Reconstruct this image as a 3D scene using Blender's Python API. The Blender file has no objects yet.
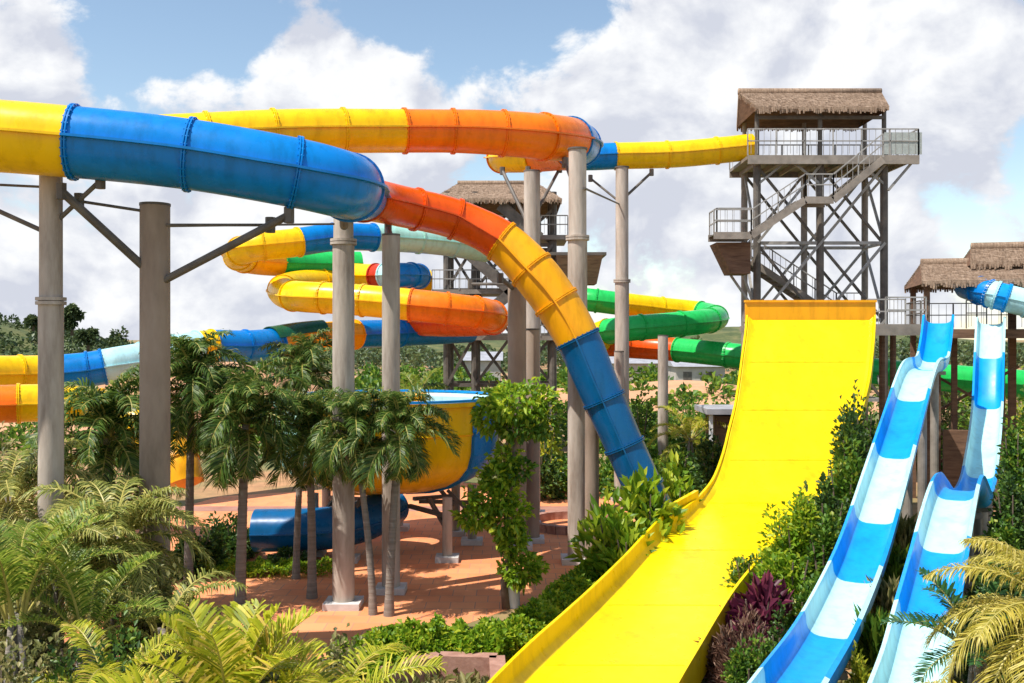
import bpy, math, random
import numpy as np
from mathutils import Vector, Matrix
R = math.radians
scene = bpy.context.scene
col = scene.collection
random.seed(5)
CAMZ, F, HY = 6.5, 1000.0, 338.0

def W(px, py, Y):            # a real place seen at photo coordinates, Y metres ahead
    return Vector(((px - 512) / F * Y, Y, CAMZ - (py - HY) / F * Y))
def X(px, Y): return (px - 512) / F * Y
def Zp(py, Y): return CAMZ - (py - HY) / F * Y

# ------------------------------------------------------------------ materials
def nm(name):
    m = bpy.data.materials.new(name); m.use_nodes = True
    nt = m.node_tree; b = nt.nodes['Principled BSDF']
    return m, nt, b
def ramp(nt, fac, stops):
    r = nt.nodes.new('ShaderNodeValToRGB')
    el = r.color_ramp.elements
    el[0].position, el[0].color = stops[0][0], (*stops[0][1], 1)
    el[1].position, el[1].color = stops[-1][0], (*stops[-1][1], 1)
    for p, c in stops[1:-1]:
        e = el.new(p); e.color = (*c, 1)
    nt.links.new(fac, r.inputs[0]); return r.outputs[0]
def noise(nt, scale, detail=4, rough=.55, vec=None, stretch=None, coord='Object', dist=0):
    tc = nt.nodes.new('ShaderNodeTexCoord'); mp = nt.nodes.new('ShaderNodeMapping')
    nt.links.new(tc.outputs[coord], mp.inputs[0])
    if stretch: mp.inputs['Scale'].default_value = stretch
    n = nt.nodes.new('ShaderNodeTexNoise'); n.inputs['Scale'].default_value = scale
    n.inputs['Detail'].default_value = detail; n.inputs['Roughness'].default_value = rough
    n.inputs['Distortion'].default_value = dist
    nt.links.new(mp.outputs[0], n.inputs['Vector']); return n.outputs['Fac']
def bump(nt, b, h, strength=.3, dist=.02):
    bp = nt.nodes.new('ShaderNodeBump'); bp.inputs['Strength'].default_value = strength
    bp.inputs['Distance'].default_value = dist
    nt.links.new(h, bp.inputs['Height']); nt.links.new(bp.outputs[0], b.inputs['Normal'])
def mul(c, k): return tuple(min(1, x * k) for x in c)

def gelcoat(name, c, rough=.22):
    m, nt, b = nm(name)
    f = noise(nt, 1.1, 5, .6, coord='Generated' if False else 'Object', stretch=(1, 1, .35))
    fade = tuple(x * .97 + .006 for x in c)
    o = ramp(nt, f, [(.28, mul(c, .80)), (.5, c), (.75, fade)])
    st = noise(nt, 1.6, 6, .65, stretch=(2.6, 2.6, .35)); so_ = ramp(nt, st, [(.34, (.80, .77, .72)), (.52, (1, 1, 1))])
    mm = nt.nodes.new('ShaderNodeMix'); mm.data_type = 'RGBA'; mm.blend_type = 'MULTIPLY'; mm.inputs[0].default_value = .8
    nt.links.new(o, mm.inputs[6]); nt.links.new(so_, mm.inputs[7]); nt.links.new(mm.outputs[2], b.inputs['Base Color'])
    f2 = noise(nt, 3, 4, .6)
    mr = nt.nodes.new('ShaderNodeMapRange'); mr.inputs[3].default_value = rough - .06; mr.inputs[4].default_value = rough + .2
    nt.links.new(f2, mr.inputs[0]); nt.links.new(mr.outputs[0], b.inputs['Roughness'])
    b.inputs['Specular IOR Level'].default_value = .32
    bump(nt, b, noise(nt, 2.2, 2), .12, .05)
    return m
M = {}
M['yellow'] = gelcoat('yellow_gelcoat', (.92, .56, .003))
M['lane_yellow'] = gelcoat('lane_yellow_gelcoat', (.87, .61, .002), .24)
M['amber'] = gelcoat('amber_gelcoat', (.91, .40, .003), .3)
M['orange'] = gelcoat('orange_gelcoat', (.88, .20, .005))
M['deep_orange'] = gelcoat('deep_orange_gelcoat', (.80, .10, .004))
M['blue'] = gelcoat('blue_gelcoat', (.0005, .20, .60))
M['deep_blue'] = gelcoat('deep_blue_gelcoat', (.001, .10, .27))
M['sky_blue'] = gelcoat('sky_blue_gelcoat', (.0008, .31, .78), .3)
M['pale'] = gelcoat('pale_aqua_gelcoat', (.46, .76, .80), .3)
M['mint'] = gelcoat('mint_gelcoat', (.40, .72, .62), .3)
M['green'] = gelcoat('green_gelcoat', (.02, .50, .10))
M['red'] = gelcoat('red_gelcoat', (.55, .04, .01))

def rough_mat(name, stops, scale=3, detail=8, rough=.85, bs=.4, bd=.02, stretch=None, metal=0, bscale=None):
    m, nt, b = nm(name)
    f = noise(nt, scale, detail, .62, stretch=stretch)
    nt.links.new(ramp(nt, f, stops), b.inputs['Base Color'])
    b.inputs['Roughness'].default_value = rough; b.inputs['Metallic'].default_value = metal
    bump(nt, b, noise(nt, bscale or scale * 4, 5, .6, stretch=stretch), bs, bd)
    return m
M['concrete'] = rough_mat('column_concrete', [(.3, (.20, .155, .12)), (.48, (.39, .33, .275)), (.7, (.56, .49, .42))], 1.8, stretch=(1.6, 1.6, .28))
M['concrete_brown'] = rough_mat('weathered_column', [(.25, (.15, .105, .075)), (.5, (.30, .225, .17)), (.75, (.42, .33, .26))], 1.2, stretch=(1, 1, .3))
M['footing'] = rough_mat('pale_footing', [(.3, (.45, .43, .41)), (.7, (.66, .64, .62))], 2)
M['steel'] = rough_mat('dark_steel', [(.3, (.07, .06, .052)), (.6, (.14, .12, .10)), (.8, (.24, .18, .13))], 2.5, rough=.6, bs=.2)
M['grey_steel'] = rough_mat('galvanised_steel', [(.3, (.22, .21, .195)), (.7, (.42, .40, .37))], 2.5, rough=.5, bs=.2)
M['brown_steel'] = rough_mat('brown_painted_steel', [(.3, (.17, .145, .12)), (.7, (.34, .29, .24))], 2, rough=.6, bs=.2)
M['wood'] = rough_mat('brown_timber', [(.3, (.09, .045, .025)), (.7, (.22, .12, .07))], 1.6, stretch=(1, 1, 6))
M['thatch'] = rough_mat('thatch', [(.28, (.20, .135, .09)), (.5, (.42, .29, .20)), (.75, (.58, .43, .31))], 6, 8, 1, 1, .08, stretch=(3, .5, .5))
M['thatch_dark'] = rough_mat('grey_thatch', [(.28, (.10, .075, .06)), (.5, (.21, .16, .13)), (.75, (.32, .26, .21))], 6, 8, 1, 1, .08, stretch=(3, .5, .5))
M['brick'] = rough_mat('rose_brick', [(.3, (.26, .12, .085)), (.7, (.46, .26, .2))], 4)
M['bark'] = rough_mat('bark', [(.3, (.08, .055, .04)), (.7, (.22, .165, .12))], 4, stretch=(1, 1, .6), bs=.8)
M['palm_bark'] = rough_mat('palm_bark', [(.3, (.14, .115, .09)), (.55, (.25, .215, .18)), (.75, (.36, .32, .28))], 1.2, stretch=(.3, .3, 7), bs=.8, bd=.03)
M['white_paint'] = rough_mat('white_paint', [(.3, (.62, .62, .6)), (.7, (.78, .78, .77))], 2, rough=.5, bs=.1)
M['roof_tin'] = rough_mat('grey_tin_roof', [(.3, (.25, .25, .27)), (.7, (.42, .42, .45))], 1, rough=.5)
M['plaster'] = rough_mat('plaster', [(.3, (.38, .34, .30)), (.7, (.55, .5, .45))], 1)

def leaf(name, stops, trans=.35, rough=.45):
    m, nt, b = nm(name)
    g = nt.nodes.new('ShaderNodeNewGeometry')
    o = ramp(nt, g.outputs['Random Per Island'], stops)
    nt.links.new(o, b.inputs['Base Color']); b.inputs['Roughness'].default_value = rough
    b.inputs['Specular IOR Level'].default_value = .35
    t = nt.nodes.new('ShaderNodeBsdfTranslucent')
    hs = nt.nodes.new('ShaderNodeHueSaturation'); hs.inputs['Value'].default_value = 1.5; hs.inputs['Hue'].default_value = .485
    nt.links.new(o, hs.inputs['Color']); nt.links.new(hs.outputs[0], t.inputs[0])
    mx = nt.nodes.new('ShaderNodeMixShader'); mx.inputs[0].default_value = trans
    nt.links.new(b.outputs[0], mx.inputs[1]); nt.links.new(t.outputs[0], mx.inputs[2])
    nt.links.new(mx.outputs[0], nt.nodes['Material Output'].inputs[0])
    return m
M['leaf_green'] = leaf('leaf_green', [(0, (.03, .09, .012)), (.5, (.085, .19, .02)), (.85, (.17, .29, .03)), (1, (.32, .36, .04))])
M['leaf_dark'] = leaf('leaf_dark', [(0, (.018, .05, .012)), (.6, (.055, .12, .022)), (1, (.13, .22, .035))], .28)
M['leaf_bright'] = leaf('leaf_bright', [(0, (.08, .18, .012)), (.5, (.20, .36, .02)), (1, (.46, .52, .04))], .42)
M['leaf_lime'] = leaf('leaf_lime', [(0, (.16, .24, .02)), (.6, (.38, .42, .03)), (1, (.6, .55, .06))], .4)
M['leaf_olive'] = leaf('leaf_olive', [(0, (.07, .085, .025)), (.5, (.19, .20, .06)), (1, (.42, .36, .16))], .3)
M['leaf_crown'] = leaf('leaf_crown', [(0, (.02, .055, .012)), (.5, (.075, .15, .022)), (.85, (.16, .24, .04)), (1, (.38, .38, .12))], .36)
M['leaf_purple'] = leaf('leaf_purple', [(0, (.05, .008, .02)), (.6, (.13, .02, .05)), (1, (.30, .06, .10))], .3)
M['leaf_brown'] = leaf('leaf_brown', [(0, (.10, .05, .03)), (.5, (.22, .12, .08)), (1, (.38, .24, .16))], .3)
M['frond_lime'] = leaf('frond_lime', [(0, (.16, .22, .015)), (.5, (.42, .46, .03)), (.85, (.66, .60, .06)), (1, (.70, .52, .14))], .45)
M['frond_green'] = leaf('frond_green', [(0, (.07, .13, .015)), (.5, (.17, .27, .03)), (1, (.42, .44, .08))], .4)
M['frond_olive'] = leaf('frond_olive', [(0, (.08, .11, .02)), (.5, (.23, .26, .045)), (1, (.54, .48, .14))], .3)
M['frond_dry'] = leaf('frond_dry', [(0, (.22, .21, .025)), (.5, (.50, .43, .06)), (1, (.72, .62, .2))], .42)
M['frond_deep'] = leaf('frond_deep', [(0, (.012, .05, .018)), (.6, (.03, .11, .03)), (1, (.09, .2, .05))], .3)
M['rachis'] = rough_mat('leaf_stalk', [(.3, (.30, .27, .06)), (.7, (.5, .42, .10))], 3, rough=.5, bs=.1)
M['leaf_far'] = leaf('leaf_far', [(0, (.03, .055, .025)), (.6, (.07, .11, .04)), (1, (.14, .18, .06))], .2)

# ------------------------------------------------------------------ mesh helpers
class MB:
    def __init__(s): s.v = []; s.f = []
    def add(s, vs, fs):
        n = len(s.v); s.v += [tuple(v) for v in vs]; s.f += [tuple(i + n for i in f) for f in fs]
    def box(s, c, d, rz=0):
        c = Vector(c); hx, hy, hz = d[0] / 2, d[1] / 2, d[2] / 2
        m = Matrix.Rotation(rz, 3, 'Z')
        s.add([c + m @ Vector((x, y, z)) for x in (-hx, hx) for y in (-hy, hy) for z in (-hz, hz)],
              [(0, 1, 3, 2), (4, 6, 7, 5), (0, 4, 5, 1), (2, 3, 7, 6), (0, 2, 6, 4), (1, 5, 7, 3)])
    def beam(s, a, b, w, h=None, n=4):
        a = Vector(a); b = Vector(b); h = h or w
        t = (b - a).normalized()
        sd = t.cross(Vector((0, 0, 1)))
        if sd.length < 1e-3: sd = Vector((1, 0, 0))
        sd.normalize(); up = sd.cross(t)
        if n == 4: pr = [(-w / 2, -h / 2), (w / 2, -h / 2), (w / 2, h / 2), (-w / 2, h / 2)]
        else: pr = [(math.cos(2 * math.pi * i / n) * w / 2, math.sin(2 * math.pi * i / n) * h / 2) for i in range(n)]
        vs = [p + sd * x + up * y for p in (a, b) for x, y in pr]
        fs = [(i, (i + 1) % n, n + (i + 1) % n, n + i) for i in range(n)] + [tuple(range(n))[::-1], tuple(range(n, 2 * n))]
        s.add(vs, fs)
    def tube(s, pts, rads, n=10, cap=True):
        k = len(pts); pts = [Vector(p) for p in pts]
        if not hasattr(rads, '__len__'): rads = [rads] * k
        base = len(s.v)
        for i, p in enumerate(pts):
            t = (pts[min(i + 1, k - 1)] - pts[max(i - 1, 0)]).normalized()
            sd = t.cross(Vector((0, 1, 0.01))).normalized(); up = sd.cross(t)
            for j in range(n):
                a = 2 * math.pi * j / n
                s.v.append(tuple(p + sd * math.cos(a) * rads[i] + up * math.sin(a) * rads[i]))
        for i in range(k - 1):
            for j in range(n):
                s.f.append((base + i * n + j, base + i * n + (j + 1) % n, base + (i + 1) * n + (j + 1) % n, base + (i + 1) * n + j))
        if cap:
            s.f.append(tuple(base + j for j in range(n))[::-1]); s.f.append(tuple(base + (k - 1) * n + j for j in range(n)))
    def cyl(s, x, y, z0, z1, r0, r1=None, n=24):
        r1 = r0 if r1 is None else r1
        s.tube([(x, y, z0), (x, y, z1)], [r0, r1], n)
    def build(s, name, mat, parent=None, smooth=False, ang=None):
        me = bpy.data.meshes.new(name); me.from_pydata(s.v, [], s.f); me.validate(); me.materials.append(mat)
        if smooth:
            me.polygons.foreach_set('use_smooth', [True] * len(me.polygons))
        o = bpy.data.objects.new(name, me); col.objects.link(o)
        if smooth and ang:
            try: me.set_sharp_from_angle(angle=R(ang))
            except Exception: pass
        if parent: o.parent = parent
        return o
def npmesh(name, v, f, mat, parent=None, smooth=False):
    me = bpy.data.meshes.new(name)
    nv, nf, k = len(v), len(f), f.shape[1]
    me.vertices.add(nv); me.vertices.foreach_set('co', np.asarray(v, np.float32).ravel())
    me.loops.add(nf * k); me.loops.foreach_set('vertex_index', np.asarray(f, np.int32).ravel())
    me.polygons.add(nf); me.polygons.foreach_set('loop_start', np.arange(0, nf * k, k, dtype=np.int32))
    me.update(calc_edges=True); me.materials.append(mat)
    o = bpy.data.objects.new(name, me); col.objects.link(o)
    if parent: o.parent = parent
    return o
def thing(name, label, cat, loc=(0, 0, 0), rz=0, group=None):
    o = bpy.data.objects.new(name, None); col.objects.link(o); o.location = loc; o.rotation_euler[2] = rz
    o.empty_display_size = .2
    o['label'] = label; o['category'] = cat
    if group: o['group'] = group
    return o
def tag(o, label, cat, group=None):
    o['label'] = label; o['category'] = cat
    if group: o['group'] = group
    return o
def struct(o, kind='structure'): o['kind'] = kind; return o
def keep(o, parent):                  # world-space mesh put under an Empty
    o.parent = parent; o.matrix_parent_inverse = Matrix.Translation(-Vector(parent.location)) if parent.rotation_euler[2] == 0 else (Matrix.Translation(parent.location) @ Matrix.Rotation(parent.rotation_euler[2], 4, 'Z')).inverted()
    return o

# ------------------------------------------------------------------ swept slides
def catmull(P, t):
    n = len(P); i = int(min(max(math.floor(t), 0), n - 2)); u = t - i
    p1, p2 = P[i], P[i + 1]
    p0 = P[i - 1] if i > 0 else p1 * 2 - p2
    p3 = P[i + 2] if i + 2 < n else p2 * 2 - p1
    return .5 * ((2 * p1) + (p2 - p0) * u + (2 * p0 - 5 * p1 + 4 * p2 - p3) * u * u + (3 * p1 - p0 - 3 * p2 + p3) * u ** 3)
def frame(P, t):
    p = catmull(P, t); e = .02
    T = (catmull(P, min(t + e, len(P) - 1)) - catmull(P, max(t - e, 0))).normalized()
    S = T.cross(Vector((0, 0, 1)))
    if S.length < .05: S = Vector((1, 0, 0))
    S.normalize(); return p, T, S, S.cross(T)
def tube_profile(r, fl=.07, n=32):
    pr = []
    for i in range(n):
        a = 2 * math.pi * i / n
        if i in (0, n // 2):
            for da, rr in ((-.035, r), (-.03, r + fl), (.03, r + fl), (.035, r)): pr.append(((a + da), rr))
        else: pr.append((a, r))
    pr.sort()
    return [(math.cos(a) * q, math.sin(a) * q) for a, q in pr]
def sweep(P, t0, t1, prof_fn, step=.12, cap=True):
    m = MB(); k = max(2, int((t1 - t0) / step) + 1); rings = []
    for i in range(k + 1):
        t = t0 + (t1 - t0) * i / k
        p, T, S, U = frame(P, t); pr = prof_fn(t)
        rings.append([p + S * a + U * b for a, b in pr])
    n = len(rings[0])
    vs = [v for r in rings for v in r]
    fs = [(i * n + j, i * n + (j + 1) % n, (i + 1) * n + (j + 1) % n, (i + 1) * n + j) for i in range(k) for j in range(n)]
    if cap: fs += [tuple(range(n))[::-1], tuple(range(k * n, k * n + n))]
    m.add(vs, fs); return m
def ring(P, t, r, w=.075, ex=.05, n=40):
    p, T, S, U = frame(P, t); m = MB(); vs = []
    prof = [(-w / 2, r - .02), (-w / 2, r + ex), (-.012, r + ex), (0, r + ex - .03), (.012, r + ex), (w / 2, r + ex), (w / 2, r - .02)]
    for j in range(n):
        a = 2 * math.pi * j / n; d = S * math.cos(a) + U * math.sin(a)
        vs += [p + T * x + d * q for x, q in prof]
    k = len(prof)
    fs = [(j * k + i, j * k + (i + 1) % k, ((j + 1) % n) * k + (i + 1) % k, ((j + 1) % n) * k + i) for j in range(n) for i in range(k)]
    m.add(vs, fs)
    for j in range(28):
        a = 2 * math.pi * (j + .5) / 28; d = S * math.cos(a) + U * math.sin(a); c = p + d * (r + ex * .55)
        m.beam(c - T * (w / 2 + .02), c + T * (w / 2 + .02), .035, n=6)
    return m
def tube_slide(name, label, pts, r, secs, joints=(), cat='water slide', group=None, fl=.115, n=32, roots=None, ringex=.05):
    """secs: list of (material, t_end). joints: extra flange positions inside a colour."""
    P = [W(*p) if not isinstance(p, Vector) else p for p in pts]
    root = roots or thing(name, label, cat, (P[0].x, P[0].y, 0), group=group)
    rf = r if callable(r) else (lambda t: r)
    t = 0
    for mt, te in secs:
        s = sweep(P, t, te, lambda q: tube_profile(rf(q), fl, n)).build('tube_section', M[mt], None, True, 35)
        keep(s, root)
        for j in [j for j in list(joints) + [t] if t <= j < te and j > 0]:
            g = ring(P, j + .015, rf(j), ex=ringex).build('flange', M[mt], None, True, 35); keep(g, root)
            g.parent = s; g.matrix_parent_inverse = s.matrix_parent_inverse.copy() if False else Matrix.Identity(4)
            g.matrix_parent_inverse = Matrix.Identity(4)
        t = te
    return root, P

# ---- big near slide, lower run (blue, then orange / amber drop)
def rA(t):
    a = [(0, .65), (6.2, .66), (8.2, .56), (10.5, .56), (12, .65), (13.5, .60), (15, .54), (22, .54)]
    for (t0, r0), (t1, r1) in zip(a, a[1:]):
        if t <= t1: return r0 + (r1 - r0) * (t - t0) / (t1 - t0)
    return .54
ptsA = [(-190, 132, 17.6), (-60, 133, 18), (60, 141, 18.3), (185, 154, 18.6), (290, 172, 18.9), (341, 184, 19.5), (352, 189, 21.0), (358, 194, 23.3), (369, 199, 25.7),
        (400, 206, 27.2), (455, 219, 28.0), (501, 241, 28.0), (540, 280, 27.8), (573, 330, 27.7), (599, 388, 27.6), (622, 440, 27.5), (643, 487, 27.4), (658, 520, 27.3)]
slideA, PA = tube_slide('tube_slide', 'nearest big tube slide, yellow and blue at upper left, its orange end dropping behind bushes', ptsA, rA,
    [('yellow', 2.1), ('blue', 7.6), ('deep_orange', 11.0), ('amber', 13.15), ('deep_blue', 17)],
    joints=[3.03, 4.05, 5.6, 9.3, 10.0, 11.75, 12.45, 14.2, 15.1, 16.0])
# ---- upper slide from the tower (yellow, orange, blue bend, yellow)
ptsB = [(-180, 146, 23), (0, 144, 24.3), (150, 139, 25.8), (285, 132, 27.2), (403, 131, 28.4), (480, 132, 29), (545, 137, 29.8), (575, 141, 31.8), (577, 149, 35.5), (545, 156, 38.5), (505, 158, 40.5),
        (505, 157, 42.8), (545, 157, 44), (590, 157, 44.4), (615, 156, 44.5), (680, 154, 44.8), (752, 147, 45.2)]
slideB, PB = tube_slide('tube_slide', 'high tube slide running from the tall thatched tower, yellow, blue and orange, above the others', ptsB, lambda t: .61 + .07 * max(0, min(1, (t - 4.5) / 1.5)) - .09 * max(0, min(1, (t - 7.5) / 1.5)),
    [('yellow', 4), ('orange', 6.75), ('blue', 8.2), ('orange', 9.2), ('yellow', 10.2), ('orange', 12.6), ('blue', 14), ('yellow', 16)],
    joints=[2.4, 2.9, 3.45, 4.6, 5.3, 5.95, 7.5, 14.8, 15.5])
# ---- mid-distance coils
coilg = 'coiled slides behind the columns'
cs, _ = tube_slide('coiled_tube_slide', 'upper coil with yellow left bend, blue middle and pale mint right end', 
    [(486, 250, 50), (445, 243, 48.5), (400, 239, 47), (340, 237, 45), (292, 243, 43.5), (250, 248, 43), (238, 256, 44.5), (262, 262, 47), (310, 264, 49), (360, 264, 50)], .62,
    [('mint', 2.45), ('blue', 3.85), ('yellow', 6.4), ('amber', 7.4), ('green', 9)], joints=[.8, 1.6, 3.1, 4.6, 5.4, 6.0], fl=.08, group=coilg)
cs, _ = tube_slide('coiled_tube_slide', 'lower coil, yellow left bend and deep orange right bend behind the two tallest left columns',
    [(430, 283, 51), (350, 281, 50), (302, 284, 48), (283, 290, 45.5), (296, 296, 43), (345, 299, 42), (403, 304, 41.5), (450, 309, 41.5), (486, 314, 42.5), (492, 320, 45.5), (455, 323, 48), (400, 322, 50)], .66,
    [('yellow', 6.15), ('orange', 8.9), ('deep_orange', 11)], joints=[1.5, 3.0, 3.9, 4.6, 5.3, 6.9, 7.6, 8.3], fl=.09, group=coilg)
cs, _ = tube_slide('coiled_tube_slide', 'small inner coil with red, pale and yellow pieces and a blue right bend',
    [(300, 272, 52), (335, 274, 50), (372, 276, 48.5), (402, 275, 47.5), (418, 276, 49), (414, 281, 52), (380, 285, 53)], .58,
    [('blue', 1.4), ('yellow', 2.1), ('red', 2.4), ('pale', 2.8), ('blue', 6)], joints=[1.0, 3.4, 4.0], fl=.08, group=coilg)
cs, PD = tube_slide('long_tube_slide', 'long low tube slide winding left, blue, pale aqua and yellow pieces, behind the palm crowns',
    [(470, 330, 52), (400, 333, 49), (345, 335, 46), (300, 339, 44.5), (270, 344, 43), (243, 346, 42), (212, 346, 41), (182, 350, 40), (150, 358, 39), (118, 364, 38), (85, 370, 37.5), (45, 373, 37), (0, 374, 36), (-80, 376, 34)], .66,
    [('blue', 1.8), ('amber', 3.8), ('blue', 6.0), ('yellow', 6.5), ('pale', 9.45), ('blue', 10.6), ('yellow', 13)], joints=[1.0, 2.5, 3.2, 4.9, 7.2, 8.2, 9.9, 11.6], fl=.09)
hood = sweep(PD, 2.45, 4.0, lambda q: [(math.cos(a) * (.72 + dr), math.sin(a) * (.72 + dr)) for dr, rng in ((0.04, range(0, 13)), (-.0, range(12, -1, -1))) for a in [math.pi * (.12 + .76 * i / 12) for i in rng]])
keep(hood.build('hood', gelcoat('dark_green_gelcoat', (.01, .10, .05)), None, True, 35), cs)
cs, _ = tube_slide('long_tube_slide', 'yellow tube slide turning downhill behind the left columns, partly hidden by foliage',
    [(-60, 402, 31), (-5, 404, 31.5), (40, 403, 32), (85, 405, 32.5), (112, 412, 32.5), (140, 425, 32), (165, 445, 31.5), (179, 464, 31), (184, 484, 30.8)], .60,
    [('orange', 1.5), ('yellow', 6.2), ('amber', 8)], joints=[2.4, 3.4, 4.2, 5.2, 7.0], fl=.09)
cs, _ = tube_slide('long_tube_slide', 'green and yellow tube slide looping right, its bend clear beside the yellow chute',
    [(560, 297, 53), (590, 300, 52), (622, 304, 52), (665, 309, 52.5), (700, 313, 52.5), (716, 318, 50.5), (700, 322, 48.5), (660, 326, 47.5), (625, 329, 47), (600, 334, 48), (597, 341, 50), (625, 346, 51.5), (668, 349, 51), (720, 354, 49), (800, 363, 47), (890, 373, 45), (960, 379, 44), (1050, 386, 43)], .60,
    [('green', 2.0), ('yellow', 4.0), ('green', 8.6), ('yellow', 10.2), ('deep_orange', 12.2), ('green', 17)], joints=[1.2, 2.9, 4.9, 5.6, 6.5, 7.5, 11.0, 13.1, 14.2], fl=.08)

# ------------------------------------------------------------------ bowl slide
def bowl():
    Y0, cx = 31.4, X(390, 31.4); rt = thing('bowl_slide', 'big open bowl slide with yellow and blue panels standing on posts over the paving', 'water slide', (cx, Y0, 0))
    prof = [(3.06, 4.62), (3.18, 4.62), (3.18, 4.5), (3.05, 4.48), (3.05, 3.72), (3.1, 3.68), (3.04, 3.62), (3.0, 3.05), (2.88, 2.55), (2.6, 2.12), (2.15, 1.8), (1.5, 1.55), (.6, 1.4), (.6, 1.46), (1.5, 1.63), (2.1, 1.9), (2.5, 2.2), (2.78, 2.6), (2.9, 3.05), (2.96, 4.5)]
    cols = [('mint', 200, 248), ('yellow', 248.15, 300), ('blue', 300.15, 360), ('pale', 0.15, 55), ('yellow', 55.15, 110), ('mint', 110.15, 155), ('blue', 155.15, 199.85)]
    prof = [(r, z if z > 3 else 3 - (3 - z) * .8) for r, z in prof]
    rt.scale = (1.12, 1.08, 1)
    cols = [('mint', 190, 235), ('yellow', 235.2, 322), ('blue', 322.2, 380), ('pale', 20.2, 75), ('amber', 75.2, 130), ('blue', 130.2, 189.8)]
    for c, a0, a1 in cols:
        m = MB(); k = max(3, int((a1 - a0) / 4)); n = len(prof); vs = []
        for i in range(k + 1):
            a = R(a0 + (a1 - a0) * i / k)
            vs += [(math.cos(a) * r, math.sin(a) * r, z) for r, z in prof]
        fs = [(i * n + j, i * n + (j + 1) % n, (i + 1) * n + (j + 1) % n, (i + 1) * n + j) for i in range(k) for j in range(n)]
        fs += [tuple(range(n))[::-1], tuple(range(k * n, k * n + n))]
        m.add(vs, fs); m.build('bowl_panel', M[c], rt, True, 30)
        # raised joint at the panel edge
        j = MB(); a = R(a0)
        pp = [(r + .06, z) for r, z in prof[1:13]]
        for (r0, z0), (r1, z1) in zip(pp, pp[1:]):
            j.beam((math.cos(a) * r0, math.sin(a) * r0, z0), (math.cos(a) * r1, math.sin(a) * r1, z1), .12, .1)
        j.build('joint_rib', M[c], rt)
    m = MB()
    for i in range(72):
        a, b = R(i * 5), R(i * 5 + 5.05)
        m.beam((math.cos(a) * 3.12, math.sin(a) * 3.12, 4.67), (math.cos(b) * 3.12, math.sin(b) * 3.12, 4.67), .16, .07)
    m.build('rim', M['sky_blue'], rt)
    for a in (-50, 5, 40, 90, 150, 215, -112):
        q_ = 2.7 if a == -50 else 2.3; x, y = math.cos(R(a)) * q_, math.sin(R(a)) * q_
        p = MB(); p.cyl(x, y, .1, 1.85, .13, n=16)
        post = p.build('post', M['concrete'], rt, True, 30)
        q = MB(); q.box((x, y, .08), (.6, .6, .16)); q.build('footing', M['footing'], rt)
        b = MB(); b.beam((x, y, 1.3), (x * .35, y * .35, 1.36), .12)
        b.beam((x, y, .9), (x * .7, y * .7, 1.7), .1); b.build('bracket_arm', M['steel'], rt)
    # discharge trough below
    P = [Vector((0, 0, 1.25)), Vector((-.6, -1.2, 1.0)), Vector((-1.6, -1.9, .9)), Vector((-3.3, -1.9, .85))]
    for t0, t1 in ((0, 1.6), (1.62, 3)):
        s = sweep(P, t0, t1, lambda q: tube_profile(.62, .05)); s.build('outlet_tube', M['deep_blue'], rt, True, 35)
bowl()

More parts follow.
